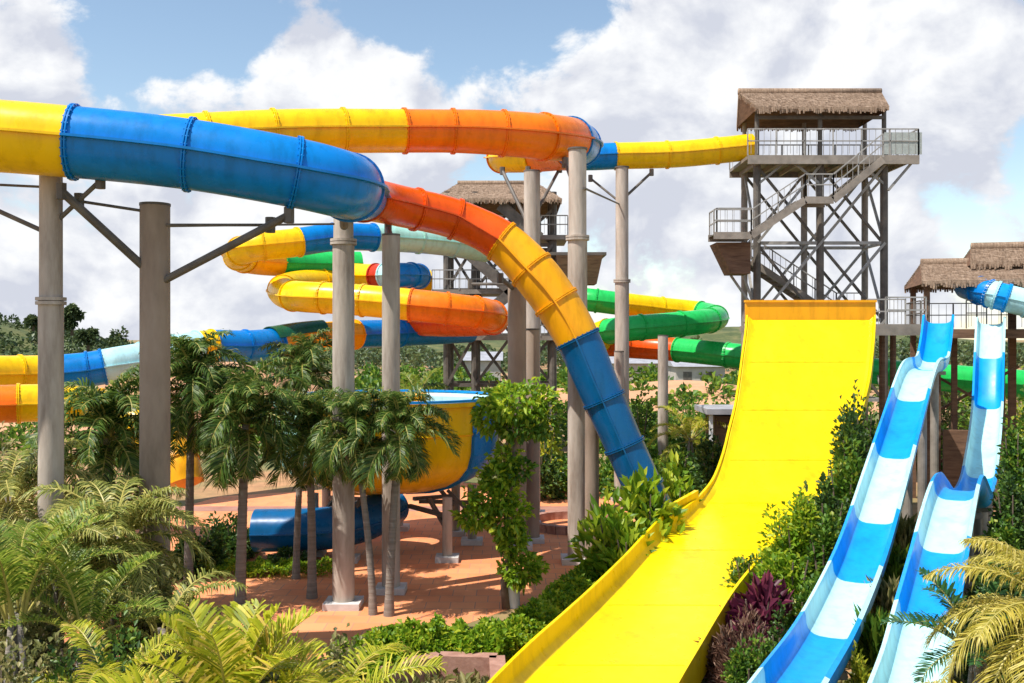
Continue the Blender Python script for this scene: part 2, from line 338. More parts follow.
# ------------------------------------------------------------------ wide yellow chute
def wide_slide():
    rows = [ # py, Y, xl, xr, wall height
        (320, 34.6, 748, 874, .18), (340, 34.0, 746, 873, .18), (362, 33.4, 743, 871, .18), (385, 32.8, 740, 868, .18), (410, 32.2, 736, 862, .18), (435, 31.5, 730, 854, .2),
        (460, 30.8, 724, 846, .22), (485, 30.0, 715, 838, .25), (503, 29.0, 703, 826, .3), (517, 27.8, 690, 812, .35), (532, 26.5, 672, 797, .42)]
    run = [(532, 26.5, 664, 797, .45), (550, 25.0, 648, 782, .45), (575, 23.2, 626, 760, .45), (605, 21.3, 597, 736, .45), (635, 19.6, 566, 717, .45), (665, 18.2, 534, 700, .45), (700, 16.9, 500, 680, .45), (730, 16.0, 474, 664, .45)]
    L0 = W(748, 320, 34.6)
    rt = thing('racing_slide', 'very wide bright yellow racing slide with a steep chute and flared run-out', 'water slide', (X(760, 28), 28, 0))
    def loft(rs, name, n=14, walls=(1, 1), lw=.07):
        m = MB(); rings = []
        for py, Y, xl, xr, h in rs:
            A, B = W(xl, py, Y), W(xr, py, Y)
            d = (B - A).normalized(); z = Vector((0, 0, 1)); rad = .16
            sec = [A - d * lw + z * h, A + z * h, A + z * h * .5, A + d * .04 + z * .12, A + d * .16]
            for i in range(1, n): sec.append(A.lerp(B, i / n))
            sec += [B - d * .16, B - d * .04 + z * .12, B + z * h * .5, B + z * h, B + d * lw + z * h, B + d * lw - z * .22, A - d * lw - z * .22]
            rings.append(sec)
        # refine along the length
        P = []
        k = len(rings); nn = len(rings[0]); sub = 5; out = []
        for i in range(k - 1):
            for s in range(sub):
                t = i + s / sub
                out.append([catmull([rings[q][j] for q in range(k)], t) for j in range(nn)])
        out.append(rings[-1])
        vs = [v for r in out for v in r]; q = len(out)
        fs = [(i * nn + j, i * nn + (j + 1) % nn, (i + 1) * nn + (j + 1) % nn, (i + 1) * nn + j) for i in range(q - 1) for j in range(nn)]
        fs += [tuple(range(nn))[::-1], tuple(range((q - 1) * nn, q * nn))]
        m.add(vs, fs); keep(m.build(name, M['lane_yellow'], None, True, 40), rt)
    loft(rows, 'chute'); loft(run, 'run_out_trough')
    # upright board at the head of the chute
    m = MB(); a, b = W(748, 320, 34.62), W(874, 320, 34.62); t = Zp(302, 34.6)
    m.box(((a.x + b.x) / 2, 34.72, (a.z + t) / 2 - .15), (b.x - a.x + .14, .16, t - a.z + .3))
    m.box(((a.x + b.x) / 2, 34.72, t + .03), (b.x - a.x + .18, .26, .08))
    keep(m.build('head_board', M['amber'], None), rt)
    m = MB(); A, B = W(660, 532, 26.5), W(697, 512, 28.6); m.beam(A + Vector((-.1, 0, .2)), B + Vector((0, 0, .32)), .12, .62)
    keep(m.build('wall_corner', M['lane_yellow'], None), rt)
    # panel seams: low raised strips across the lanes
    for i, (py, Y, xl, xr, h) in enumerate(rows[2:10:2] + run[1:7:2]):
        A, B = W(xl, py, Y), W(xr, py, Y); u = (B - A).normalized()
        m = MB(); m.beam(A + u * .2 + Vector((0, -.004, .004)), B - u * .2 + Vector((0, -.004, .004)), .018, .008)
        keep(m.build('panel_seam', M['lane_yellow'], None), rt)
    for py, Y, xl, xr, h in rows[0:9:2]:
        for q in (.08, .5, .92):
            A = W(xl, py, Y).lerp(W(xr, py, Y), q); p = MB(); p.beam((A.x, Y + .35, 0), (A.x, Y + .35, A.z - .15), .2, n=12)
            keep(p.build('post', M['brown_steel'], None), rt)
wide_slide()

# ------------------------------------------------------------------ blue and pale twin slides
def chan(w, h, th=.05, lip=.07):
    pr = [(-w / 2 - lip, h), (-w / 2, h + .03), (-w / 2 + .02, h - .05)]
    n = 12
    for i in range(n + 1):
        a = math.pi + math.pi * i / n
        pr.append((math.copysign(abs(math.cos(a)) ** .55, math.cos(a)) * (w / 2 - .02), .0 + (1 - abs(math.sin(a)) ** .7) * h * .86))
    pr += [(w / 2 - .02, h - .05), (w / 2, h + .03), (w / 2 + lip, h), (w / 2 + lip - .04, h - .08)]
    for i in range(n, -1, -1):
        a = math.pi + math.pi * i / n
        pr.append((math.copysign(abs(math.cos(a)) ** .55, math.cos(a)) * (w / 2 + th), -th + (1 - abs(math.sin(a)) ** .7) * h * .86 - .03))
    pr.append((-w / 2 - lip + .04, h - .08))
    return pr
def open_slide(label, prof, xf, w, h, bands, group):
    P = [Vector((xf(Y), Y, z)) for Y, z in prof]
    rt = thing('open_flume_slide', label, 'water slide', (P[0].x, P[0].y, 0), group=group)
    def t_of(Y):
        for i in range(len(prof) - 1):
            if prof[i][0] >= Y >= prof[i + 1][0]: return i + (prof[i][0] - Y) / (prof[i][0] - prof[i + 1][0])
        return len(prof) - 1
    Ys = prof[0][0]
    for c, Ye in bands:
        t0, t1 = t_of(Ys), t_of(Ye)
        s = sweep(P, t0 + (.004 if t0 else 0), t1, lambda q: chan(w, h), .08); keep(s.build('flume_section', M[c], None, True, 40), rt)
        Ys = Ye
    for Y in np.arange(prof[0][0] - 1.5, prof[-1][0], -3.3):
        p = catmull(P, t_of(Y))
        if p.z < 1.3: continue
        m = MB(); m.beam((p.x, p.y, 0), (p.x, p.y, p.z - .42), .26, n=14); m.box((p.x, p.y, p.z - .4), (w * .8, .16, .12))
        keep(m.build('post', M['brown_steel'], None), rt)
    return P
g = 'twin blue and pale open slides on the right'
w_, h_ = .86, .38
open_slide('left one of the twin striped slides, blue and pale aqua, next to the yellow chute',
    [(34.2, 7.0), (33.4, 6.2), (32.4, 5.62), (31.4, 5.5), (29.8, 5.5), (28.6, 5.35), (27.2, 4.9), (25.7, 4.3), (24, 3.65), (22.3, 3.0), (20.8, 2.42), (19.4, 1.98), (17.6, 1.62), (16, 1.42), (14.1, 1.36), (12.4, 1.3)],
    lambda Y: -3.52 + .53 * Y, w_, h_, [('sky_blue', 32.6), ('pale', 31.2), ('sky_blue', 30.6), ('pale', 26.9), ('sky_blue', 23.9), ('pale', 21.2), ('sky_blue', 18.9), ('pale', 16.7), ('sky_blue', 14.2), ('pale', 12.4)], g)
open_slide('right one of the twin striped slides, with a hump half way down',
    [(36.9, 7.0), (36.3, 6.3), (35.6, 5.3), (34.8, 4.1), (33.4, 3.2), (31.5, 2.5), (29.5, 2.0), (27, 2.0), (25, 2.5), (23.4, 2.92), (22.2, 3.02), (21, 2.9), (19.6, 2.6), (18.1, 2.2), (16.2, 1.75), (14.8, 1.4), (12.6, 1.2)],
    lambda Y: -1.88 + .53 * Y, w_, h_, [('pale', 35.9), ('sky_blue', 34.7), ('pale', 30.5), ('sky_blue', 21.6), ('pale', 18.9), ('sky_blue', 16.4), ('pale', 12.6)], g)

# ------------------------------------------------------------------ support columns
colg = 'tall concrete columns carrying the tube slides'
def column(label, px, Y, ytop, wpx, flanges=(), mat='concrete', arms=(), foot=True):
    x, r, zt = X(px, Y), wpx * Y / 2000, Zp(ytop, Y)
    rt = thing('support_column', label, 'column', (x, Y, 0), group=colg)
    zs = [.0] + sorted(Zp(f, Y) for f in flanges) + [zt]; rr = r * 1.08
    m = MB(); rs = [r * (1.1 - .1 * i / max(1, len(zs) - 2)) for i in range(len(zs) - 1)]
    for i in range(len(zs) - 1): m.cyl(0, 0, zs[i], zs[i + 1] , rs[i], rs[i] * .985, 28)
    m.build('shaft', M[mat], rt, True, 40)
    for z in zs[1:-1]:
        f = MB(); f.cyl(0, 0, z - .07, z - .008, r * 1.32); f.cyl(0, 0, z + .008, z + .07, r * 1.32); f.build('flange', M[mat], rt, True, 40)
    c = MB(); c.cyl(0, 0, zt, zt + .05, r * 1.12); c.build('cap_plate', M['steel'], rt, True, 40)
    if foot:
        q = MB(); q.box((0, 0, .08), (r * 3.6, r * 3.4, .16)); q.build('footing', M['footing'], rt)
    for a, b, w in arms:
        A, B = W(*a), W(*b); m = MB(); m.beam(A, B, w, n=10)
        m.beam(A + (B - A) * .985 - Vector((0, 0, .15)), A + (B - A) * .985 + Vector((0, 0, .15)), .2, n=6)
        keep(m.build('bracket_arm', M['steel'], None), rt)
    return rt
column('pale column at far left with a flange ring half way up', 51, 18.9, 172, 22, (301,), arms=[((45, 232, 18.9), (-30, 198, 19.2), .09), ((45, 187, 18.9), (-60, 182, 19.2), .05), ((56, 222, 18.9), (101, 180, 18.6), .09)])
column('thick brown column with long dark arms reaching up both ways to the blue tube', 155, 19.6, 206, 27, (), 'concrete_brown',
    arms=[((145, 268, 19.5), (60, 190, 18.5), .16), ((165, 280, 19.5), (291, 214, 18.9), .15), ((150, 212, 19.5), (78, 201, 19.2), .06), ((160, 225, 19.5), (272, 225, 19.4), .06)])
column('pale column under the end of the blue tube, flange near its top', 343.5, 24.2, 214, 20, (242,), arms=[((344, 226, 23.4), (344, 214, 22), .2)])
column('slim column under the start of the orange tube', 391, 25.6, 236, 16.5, (), 'concrete', arms=[((391, 240, 25.6), (388, 229, 27), .18)])
column('tall pale column rising to the blue bend of the high slide', 577.5, 29.0, 150, 18, (238,), arms=[((577, 196, 29.0), (565, 162, 30.0), .1)])
column('short brown column propping the dropping blue tube, beside the tall pale one', 592, 28.3, 405, 13, (), 'concrete_brown', arms=[((592, 410, 28.3), (600, 395, 27.9), .14)])
column('slim column under the high yellow tube, left of the green loop', 622, 43.6, 168, 13, (281,), arms=[((622, 200, 43.6), (652, 172, 44.6), .12), ((621, 203, 43.6), (590, 178, 44.4), .1)])
column('column with crossed arms under the orange bend of the high slide', 532, 36.5, 172, 15, (), arms=[((532, 232, 36.5), (502, 170, 38.5), .14), ((532, 210, 36.5), (528, 170, 37.5), .12), ((532, 220, 36.6), (560, 168, 38), .12)])
column('brown column under the amber stretch of the dropping tube', 517, 31.0, 285, 17, (), 'concrete_brown', arms=[((515, 290, 31), (500, 278, 29.8), .16), ((517, 284, 31), (470, 284, 32.5), .1)])
column('brown column close behind the amber stretch of the dropping tube', 532.5, 31.9, 330, 13, (), 'concrete_brown')
column('slim pale column under the green loop, between palms', 663, 44, 336, 9.5, ())
column('short pale column standing on the paving behind the topiary tree', 532, 34.5, 445, 10, ())
column('white column half hidden by the dropping tube', 619, 40, 352, 9, ())

# tie rods between columns and far slide
def rod(label, a, b, w=.045):
    m = MB(); m.beam(W(*a), W(*b), w, n=8); o = m.build('tie_rod', M['steel']); tag(o, label, 'tie rod', 'thin tie rods between the columns'); return o
rod('thin dark rod running from the tall pale column to the slim one on its right', (584, 188, 28.2), (619, 204, 43.5), .07)
rod('thin dark rod from behind the brown column towards the pale column under the blue tube', (168, 226, 19.9), (334, 224, 23.5), .05)

# ------------------------------------------------------------------ towers
def rail(m, a, b, h=1.1, step=1.2, w=.05):
    a, b = Vector(a), Vector(b); n = max(1, int((b - a).length / step)); z = Vector((0, 0, 1))
    for i in range(n + 1):
        p = a.lerp(b, i / n); m.beam(p, p + z * h, w)
    for q in (1, .55): m.beam(a + z * h * q, b + z * h * q, w)
    for i in range(int((b - a).length / .28)):
        p = a.lerp(b, (i + .5) / int((b - a).length / .28)); m.beam(p + z * .08, p + z * h * .97, w * .35)
def thatch_roof(rt, x0, x1, y0, y1, ze, zr, mat, over=.0, hip=.0, rows=13):
    """ridge along x; courses of thatch with a ragged fringe"""
    ym = (y0 + y1) / 2
    for sgn, ye in ((-1, y0), (1, y1)):
        m = MB()
        for k in range(rows):
            u0, u1 = k / rows, (k + 1.25) / rows
            u1 = min(u1, 1)
            nx = 40
            for i in range(nx):
                def pt(u, i, dz):
                    xa = x0 - over * u + hip * u; xb = x1 + over * u - hip * u
                    return Vector((xa + (xb - xa) * i / nx, ye + (ym - ye) * u, ze + (zr - ze) * u + dz))
                j0, j1 = random.uniform(-.022, .022), random.uniform(-.022, .022)
                m.add([pt(u0, i, .1 + j0), pt(u0, i + 1, .1 + j1), pt(u1, i + 1, .06), pt(u1, i, .06), pt(u0, i, -.01 + j0), pt(u0, i + 1, -.01 + j1)], [(0, 1, 2, 3), (4, 5, 1, 0)])
        m.build('roof_slope', M[mat], rt)
    # underside and fringe
    m = MB()
    z = -.04
    m.add([(x0, y0, ze + z), (x1, y0, ze + z), (x1 + over - hip, ym, zr + z), (x0 - over + hip, ym, zr + z), (x0, y1, ze + z), (x1, y1, ze + z)], [(0, 1, 2, 3), (3, 2, 5, 4), (0, 3, 4), (1, 5, 2)])
    m.build('roof_underside', M['wood'], rt)
    m = MB()
    for ye in (y0, y1):
        n = int((x1 - x0) / .09)
        for i in range(n):
            x = x0 + (x1 - x0) * (i + .5) / n; L = random.uniform(.08, .24)
            m.add([(x - .055, ye, ze + .05), (x + .055, ye, ze + .05), (x + .03, ye + random.uniform(-.05, .05), ze - L), (x - .03, ye, ze - L)], [(0, 1, 2, 3)])
    for sx, xe in ((0, x0), (1, x1)):
        n = int((y1 - y0) / .09)
        for i in range(n):
            y = y0 + (y1 - y0) * (i + .5) / n; u = 1 - abs(y - ym) / (ym - y0)
            xx = xe + (over - hip) * u * (1 if sx else -1); zz = ze + (zr - ze) * u; L = random.uniform(.06, .2)
            m.add([(xx, y - .055, zz + .1), (xx, y + .055, zz + .1), (xx, y + .03, zz - L), (xx, y - .03, zz - L)], [(0, 1, 2, 3)])
    m.build('fringe', M[mat], rt)
    m = MB(); m.tube([(x0 - over + hip, ym, zr + .1), (x1 + over - hip, ym, zr + .1)], .16, 10); m.build('ridge', M[mat], rt, True)

def brace(rt, a, b, w=.1, mat='grey_steel'):
    m = MB(); m.beam(a, b, w); m.build('brace', M[mat], rt)

def main_tower():
    rt = thing('slide_tower', 'tall steel slide tower with thatched roof, zigzag stairs and railed decks behind the yellow chute', 'tower', (0, 0, 0))
    Yf, Yb = 44.0, 46.4
    xs = [X(757, Yf), X(820, Yf), X(884, Yf)]
    for i, x in enumerate(xs):
        for Y in (Yf, Yb):
            top = Zp(116, 44) - .4
            m = MB(); m.beam((x, Y, 0), (x, Y, Zp(160, Yf)), .34 if Y == Yf else .3, n=12); m.beam((x, Y, Zp(160, Yf)), (x, Y, top + .6), .2, n=12)
            leg = m.build('leg', M['brown_steel' if Y == Yb else 'steel'], rt)
            f = MB(); f.box((x, Y, .1), (.9, .9, .2)); f.build('footing', M['footing'], rt)
    for zy0, zy1 in ((165, 243), (243, 320), (320, 400)):
        z0, z1 = Zp(zy1, Yf), Zp(zy0, Yf)
        for Y in (Yf, Yb):
            for a, b in ((0, 1), (1, 2)):
                brace(rt, (xs[a], Y - .12, z0), (xs[b], Y - .12, z1), .11, 'grey_steel'); brace(rt, (xs[a], Y + .12, z1), (xs[b], Y + .12, z0), .11, 'steel')
                brace(rt, (xs[a], Y, z0), (xs[b], Y, z0), .14, 'grey_steel')
        for x in (xs[0], xs[2]): brace(rt, (x, Yf, z0), (x, Yb, z1), .1); brace(rt, (x, Yf, z0), (x, Yb, z0), .12)
    zd = Zp(160, Yf)
    x0, x1 = X(744, Yf), X(912, Yf)
    m = MB(); m.box(((x0 + x1) / 2, 45.1, zd), (x1 - x0, 3.6, .14)); m.box(((x0 + x1) / 2, 43.25, zd - .12), (x1 - x0, .12, .38)); m.box(((x0 + x1) / 2, 46.9, zd - .12), (x1 - x0, .12, .38))
    for i in range(8): m.box((x0 + (x1 - x0) * (i + .5) / 8, 45.1, zd - .18), (.1, 3.5, .2))
    m.build('deck', M['brown_steel'], rt)
    zz = Vector((0, 0, zd + .07))
    for (a, b) in (((x0, 43.3), (x1, 43.3)), ((x0, 46.9), (x1, 46.9)), ((x1, 43.3), (x1, 46.9))):
        m = MB(); rail(m, (*a, zz.z), (*b, zz.z), 1.15); m.build('railing', M['grey_steel'], rt)
    m = MB(); m.box((X(897, 44), 43.32, zd + .6), (X(909, 44) - X(872, 44), .03, .95)); m.build('mesh_panel', M['mesh'], rt)
    # knee braces below the balcony
    for Y in (43.5, 46.5): brace(rt, (xs[2], Y, Zp(192, Yf)), (x1 - .2, Y, zd - .2), .1)
    for i in (0, 1, 2):
        for sg in (-1, 1):
            if 0 <= i + sg <= 2: brace(rt, (xs[i], 43.9, Zp(185, Yf)), (xs[i] + sg * 1.1, 43.9, zd - .2), .1)
    # zigzag stairs in front
    def flight(a, b, Y, wdt=1.2):
        a, b = W(a[0], a[1], Y), W(b[0], b[1], Y)
        for yy in (-wdt / 2, wdt / 2):
            m = MB(); o = Vector((0, yy, 0)); m.beam(a + o, b + o, .08, .3); m.build('stringer', M['brown_steel'], rt)
        m = MB(); n = max(2, int((b - a).length / .3))
        for i in range(n): p = a.lerp(b, (i + .5) / n); m.box(p + Vector((0, 0, .05)), (.3, wdt, .05))
        st = m.build('stair_treads', M['steel'], rt)
        m = MB(); rail(m, a + Vector((0, -wdt / 2, .1)), b + Vector((0, -wdt / 2, .1)), 1.0, 1.1); m.build('railing', M['grey_steel'], rt)
    Ys = 42.9
    flight((878, 162), (829, 202), Ys); flight((829, 202), (801, 202), Ys); flight((801, 202), (748, 237), Ys); flight((748, 237), (711, 237), Ys)
    flight((748, 262), (832, 318), 45.2); flight((832, 318), (860, 318), 45.2)
    # hanging box under the left landing
    a, b = W(715, 243, 43.2), W(749, 243, 43.2); c, d = W(730, 274, 43.2), W(749, 274, 43.2)
    m = MB(); vs = []
    for Y in (42.9, 44.4):
        vs += [(a.x, Y, a.z), (b.x, Y, b.z), (d.x, Y, d.z), (c.x, Y, c.z)]
    m.add(vs, [(0, 1, 2, 3), (7, 6, 5, 4), (0, 4, 5, 1), (1, 5, 6, 2), (2, 6, 7, 3), (3, 7, 4, 0)])
    m.build('landing_skirt', M['wood'], rt)
    m = MB(); rail(m, (a.x, 42.8, a.z + .2), (b.x, 42.8, a.z + .2), 1.25, .9); rail(m, (a.x, 42.8, a.z + .2), (a.x, 44.4, a.z + .2), 1.25, .9); m.build('railing', M['grey_steel'], rt)
    for x in (a.x + .9, b.x): brace(rt, (x, 44.2, c.z), (xs[0], 44.2, c.z - 1.6), .1)
    thatch_roof(rt, X(757, 43), X(890, 43), 43.1, 46.9, Zp(108, 43), Zp(94, 45.0), 'thatch', over=.35)
    # sign-like frame rails under the roof
    for q in (0, 1):
        brace(rt, (xs[q], 43.9, Zp(118, Yf)), (xs[q + 1], 43.9, Zp(118, Yf)), .14, 'steel')
M['mesh'] = rough_mat('wire_mesh_panel', [(.3, (.30, .33, .31)), (.7, (.42, .45, .42))], 6, rough=.6)
main_tower()

def back_tower():
    rt = thing('slide_tower', 'dark steel slide tower with grey thatched roof seen behind the orange tube', 'tower', (0, 0, 0))
    Yf, Yb = 56.0, 59.0
    xs = [X(447, Yf), X(475, Yf), X(512, Yf), X(553, Yf)]
    for x in xs:
        for Y in (Yf, Yb):
            m = MB(); m.beam((x, Y, 0), (x, Y, Zp(192, Yf)), .42, n=10); m.build('leg', M['steel'], rt)
    for zy0, zy1 in ((210, 245), (245, 290), (290, 335), (335, 385)):
        z0, z1 = Zp(zy1, Yf), Zp(zy0, Yf)
        for a in (0, 1, 2):
            brace(rt, (xs[a], Yf - .2, z0), (xs[a + 1], Yf - .2, z1), .16, 'steel'); brace(rt, (xs[a], Yf + .2, z1), (xs[a + 1], Yf + .2, z0), .16, 'steel')
            brace(rt, (xs[a], Yf, z0), (xs[a + 1], Yf, z0), .2, 'steel'); brace(rt, (xs[a], Yb, z0), (xs[a + 1], Yb, z0), .2, 'steel')
    for py in (238, 292, 338):
        m = MB(); z = Zp(py, Yf); m.box(((xs[0] + xs[3]) / 2, 57.5, z), (xs[3] - xs[0] + 1.6, 4, .25)); m.build('deck', M['brown_steel'], rt)
        m = MB(); rail(m, (xs[0] - .8, 55.5, z + .1), (xs[3] + .8, 55.5, z + .1), 1.1, 1.5, .06); m.build('railing', M['grey_steel'], rt)
    for (ax, ay), (bx, by) in (((455, 338), (512, 292)), ((512, 292), (450, 238)), ((540, 238), (500, 205))):
        m = MB(); m.beam(W(ax, ay, 55), W(bx, by, 55), .25, .6); m.build('stair_flight', M['steel'], rt)
    for px0, px1 in ((556, 578), (581, 602)):
        a, b = W(px0, 256, 54), W(px1, 256, 54); h = Zp(284, 54)
        m = MB(); m.add([(a.x, 53.5, a.z), (b.x, 53.5, a.z), (b.x, 56, a.z), (a.x, 56, a.z), (a.x + .3, 53.8, h), (b.x - .3, 53.8, h), (b.x - .3, 55.6, h), (a.x + .3, 55.6, h)],
            [(3, 2, 1, 0), (4, 5, 6, 7), (0, 1, 5, 4), (1, 2, 6, 5), (2, 3, 7, 6), (3, 0, 4, 7)]); m.build('landing_skirt', M['wood'], rt)
    m = MB(); m.box((X(578, 54), 55.2, Zp(254, 54)), (X(604, 54) - X(548, 54), 3, .16)); m.build('landing', M['steel'], rt)
    thatch_roof(rt, X(432, 54.5), X(562, 54.5), 54.5, 61.5, Zp(200, 54.5), Zp(185, 58), 'thatch', over=0, hip=1.2)
back_tower()

def pavilion():
    ox, oy = X(922, 37.2), 37.2
    rt = thing('launch_pavilion', 'low thatched launch platform at the head of the twin blue slides', 'pavilion', (ox, oy, 0), R(-13))
    ze = Zp(283, 37.2); zd = 6.85; Wd = 9.0
    for x in (.25, 3.95, 8.6):
        for y in (.5, 3.6):
            m = MB(); m.beam((x, y, 0), (x, y, ze + .1), .2 if x < 3 else .26); m.build('leg', M['wood'], rt)
    m = MB(); m.box((Wd / 2, 2.1, zd - .1), (Wd, 3.6, .16)); m.box((Wd / 2, .28, zd - .2), (Wd, .1, .32)); m.build('deck', M['wood'], rt)
    for a, b in (((.05, .35), (.3, .35)), ((0, .35), (0, 3.8)), ((0, 3.8), (Wd, 3.8)), ((1.6, .35), (2.3, .35))):
        m = MB(); rail(m, (*a, zd), (*b, zd), 1.05, .9, .04); m.build('railing', M['steel'], rt)
    thatch_roof(rt, 0, Wd, 0, 4.2, ze, ze + .8, 'thatch', over=0, hip=.3)
    thatch_roof(rt, 1.9, Wd, 1.1, 3.3, ze + .75, ze + 1.4, 'thatch', over=0, hip=.25)
    for x in (.9, 1.5, 3.2):
        m = MB(); m.beam((x, 2.0, 0), (x, 2.0, zd - .2), .2); m.build('leg', M['wood'], rt)
    for za, zb in ((1.2, 3.2), (3.2, 5.4)):
        for q in (0, 1):
            m = MB(); m.beam((.25, 2.3 + q * .1, za if q else zb), (3.9, 2.3 + q * .1, zb if q else za), .1); m.build('brace', M['wood'], rt)
    m = MB(); m.box((1.9, 1.2, 1.5), (1.9, .2, 3.0)); m.build('timber_wall', M['wood'], rt)
pavilion()
# deck bridge between chute head and pavilion
rt = thing('footbridge', 'railed steel walkway from the top of the yellow chute to the thatched pavilion', 'walkway', (0, 0, 0))
m = MB(); a, b = X(745, 36.5), X(914, 36.5); z = Zp(330, 36.5) + .05
m.box(((a + b) / 2, 36.4, z), (b - a, 1.9, .2)); m.box(((a + b) / 2, 35.42, z - .05), (b - a, .08, .4)); m.build('deck', M['brown_steel'], rt)
for y in (35.45, 37.3):
    m = MB(); rail(m, (X(876, 36.4), y, z + .1), (b, y, z + .1), 1.0, 1.0, .05); m.build('railing', M['grey_steel'], rt)
for p in (882, 893, 760, 820):
    m = MB(); m.beam((X(p, 36.4), 36.4, 0), (X(p, 36.4), 36.4, z - .1), .22, n=10); m.build('leg', M['wood'], rt)
# curved slide start beneath the pavilion roof
tube_slide('start_tube', 'blue tube with a white stripe curving down under the low thatched roof',
    [(1080, 312, 36), (1040, 306, 36.2), (1010, 299, 36.5), (985, 292, 37), (967, 286, 38.4)], .5, [('sky_blue', 1.4), ('pale', 2.1), ('sky_blue', 2.5), ('pale', 2.75), ('blue', 4)], joints=[1.0, 3.2], fl=.04)

# ------------------------------------------------------------------ ground
def ground():
    m, nt, b = nm('terrain')
    f = noise(nt, .06, 8, .6); f2 = noise(nt, 1.5, 8, .65); mx = nt.nodes.new('ShaderNodeMix'); mx.data_type = 'RGBA'; mx.blend_type = 'MULTIPLY'; mx.inputs[0].default_value = .7
    o1 = ramp(nt, f, [(.38, (.08, .11, .03)), (.47, (.20, .20, .07)), (.55, (.50, .27, .13)), (.7, (.60, .34, .18))])
    o2 = ramp(nt, f2, [(.3, (.5, .5, .5)), (.7, (1, 1, 1))])
    nt.links.new(o1, mx.inputs[6]); nt.links.new(o2, mx.inputs[7]); nt.links.new(mx.outputs[2], b.inputs['Base Color'])
    b.inputs['Roughness'].default_value = .95; bump(nt, b, f2, .6, .05)
    g = MB(); S = 3000; g.add([(-S, -50, 0), (S, -50, 0), (S, S, 0), (-S, S, 0)], [(0, 1, 2, 3)]); struct(g.build('ground', m))
    # terracotta paving
    m, nt, b = nm('terracotta_paving')
    tc = nt.nodes.new('ShaderNodeTexCoord'); br = nt.nodes.new('ShaderNodeTexBrick'); nt.links.new(tc.outputs['Object'], br.inputs[0])
    br.inputs['Scale'].default_value = 1; br.inputs['Brick Width'].default_value = .6; br.inputs['Row Height'].default_value = .6; br.inputs['Mortar Size'].default_value = .012
    br.inputs['Color1'].default_value = (.80, .28, .11, 1); br.inputs['Color2'].default_value = (.86, .34, .145, 1); br.inputs['Mortar'].default_value = (.46, .24, .16, 1)
    f = noise(nt, .5, 8, .6); o2 = ramp(nt, f, [(.3, (.70, .64, .62)), (.5, (.92, .9, .88)), (.7, (1, 1, 1))])
    mx = nt.nodes.new('ShaderNodeMix'); mx.data_type = 'RGBA'; mx.blend_type = 'MULTIPLY'; mx.inputs[0].default_value = .9
    nt.links.new(br.outputs[0], mx.inputs[6]); nt.links.new(o2, mx.inputs[7]); nt.links.new(mx.outputs[2], b.inputs['Base Color']); b.inputs['Roughness'].default_value = .8
    bump(nt, b, noise(nt, 30, 3), .15, .01)
    g = MB()
    pts = [(-9.5, 20.5), (-3.2, 20.0), (2.2, 26.8), (4.6, 29.8), (6.4, 36), (5.2, 43), (-3, 45), (-12, 41), (-14, 33), (-13, 27)]
    g.add([(x, y, .004) for x, y in pts], [tuple(range(len(pts)))]); struct(g.build('paving', m))
    # darker brick path bands
    m2 = rough_mat('brown_path', [(.3, (.30, .13, .09)), (.7, (.42, .22, .16))], 1.2)
    g = MB(); g.add([(-13, 37.5, .008), (5.8, 37.5, .008), (5.9, 38.6, .008), (-13, 38.6, .008)], [(0, 1, 2, 3)]); struct(g.build('path_band', m2))
    # round kerbed bed edge behind the topiary
    m3 = MB()
    for i in range(28):
        a, c = R(i * 360 / 28), R((i + 1) * 360 / 28); cx, cy = X(575, 34), 34.5
        m3.beam((cx + 1.5 * math.cos(a), cy + 1.5 * math.sin(a), .14), (cx + 1.5 * math.cos(c), cy + 1.5 * math.sin(c), .14), .25, .28)
    tag(m3.build('kerb_ring', M['brick']), 'low round brick kerb on the paving behind the tall pale column', 'kerb')
    # embankment at left far, red earth bank
    mh = rough_mat('hill_green', [(.3, (.04, .06, .02)), (.5, (.08, .10, .03)), (.7, (.18, .16, .06))], .15, 10, .95, .8, .3)
    def hill(cx, cy, rx, ry, h, name='hill', mat=mh):
        N = 40; v = []; f = []
        for i in range(N + 1):
            for j in range(N + 1):
                u, w = i / N * 2 - 1, j / N * 2 - 1; d = min(1, math.hypot(u, w))
                z = h * (math.cos(d * math.pi) + 1) / 2 * (1 + .12 * math.sin(9 * u + 3 * w) + .08 * math.sin(17 * w - 5 * u)) - .05
                v.append((cx + u * rx, cy + w * ry, z))
        for i in range(N):
            for j in range(N): a = i * (N + 1) + j; f.append((a, a + N + 1, a + N + 2, a + 1))
        g = MB(); g.add(v, f); struct(g.build(name, mat, None, True))
    hill(-145, 230, 90, 60, 12.2); hill(-60, 420, 160, 90, 9.5); hill(120, 600, 300, 120, 12)
    me = rough_mat('laterite_earth', [(.3, (.42, .20, .10)), (.6, (.60, .33, .18)), (.8, (.66, .42, .26))], .2, 10, .95, .6, .1)
    hill(-30, 82, 32, 16, 4.6, 'terrain', me); hill(14, 95, 30, 14, 2.2, 'terrain', me)
ground()

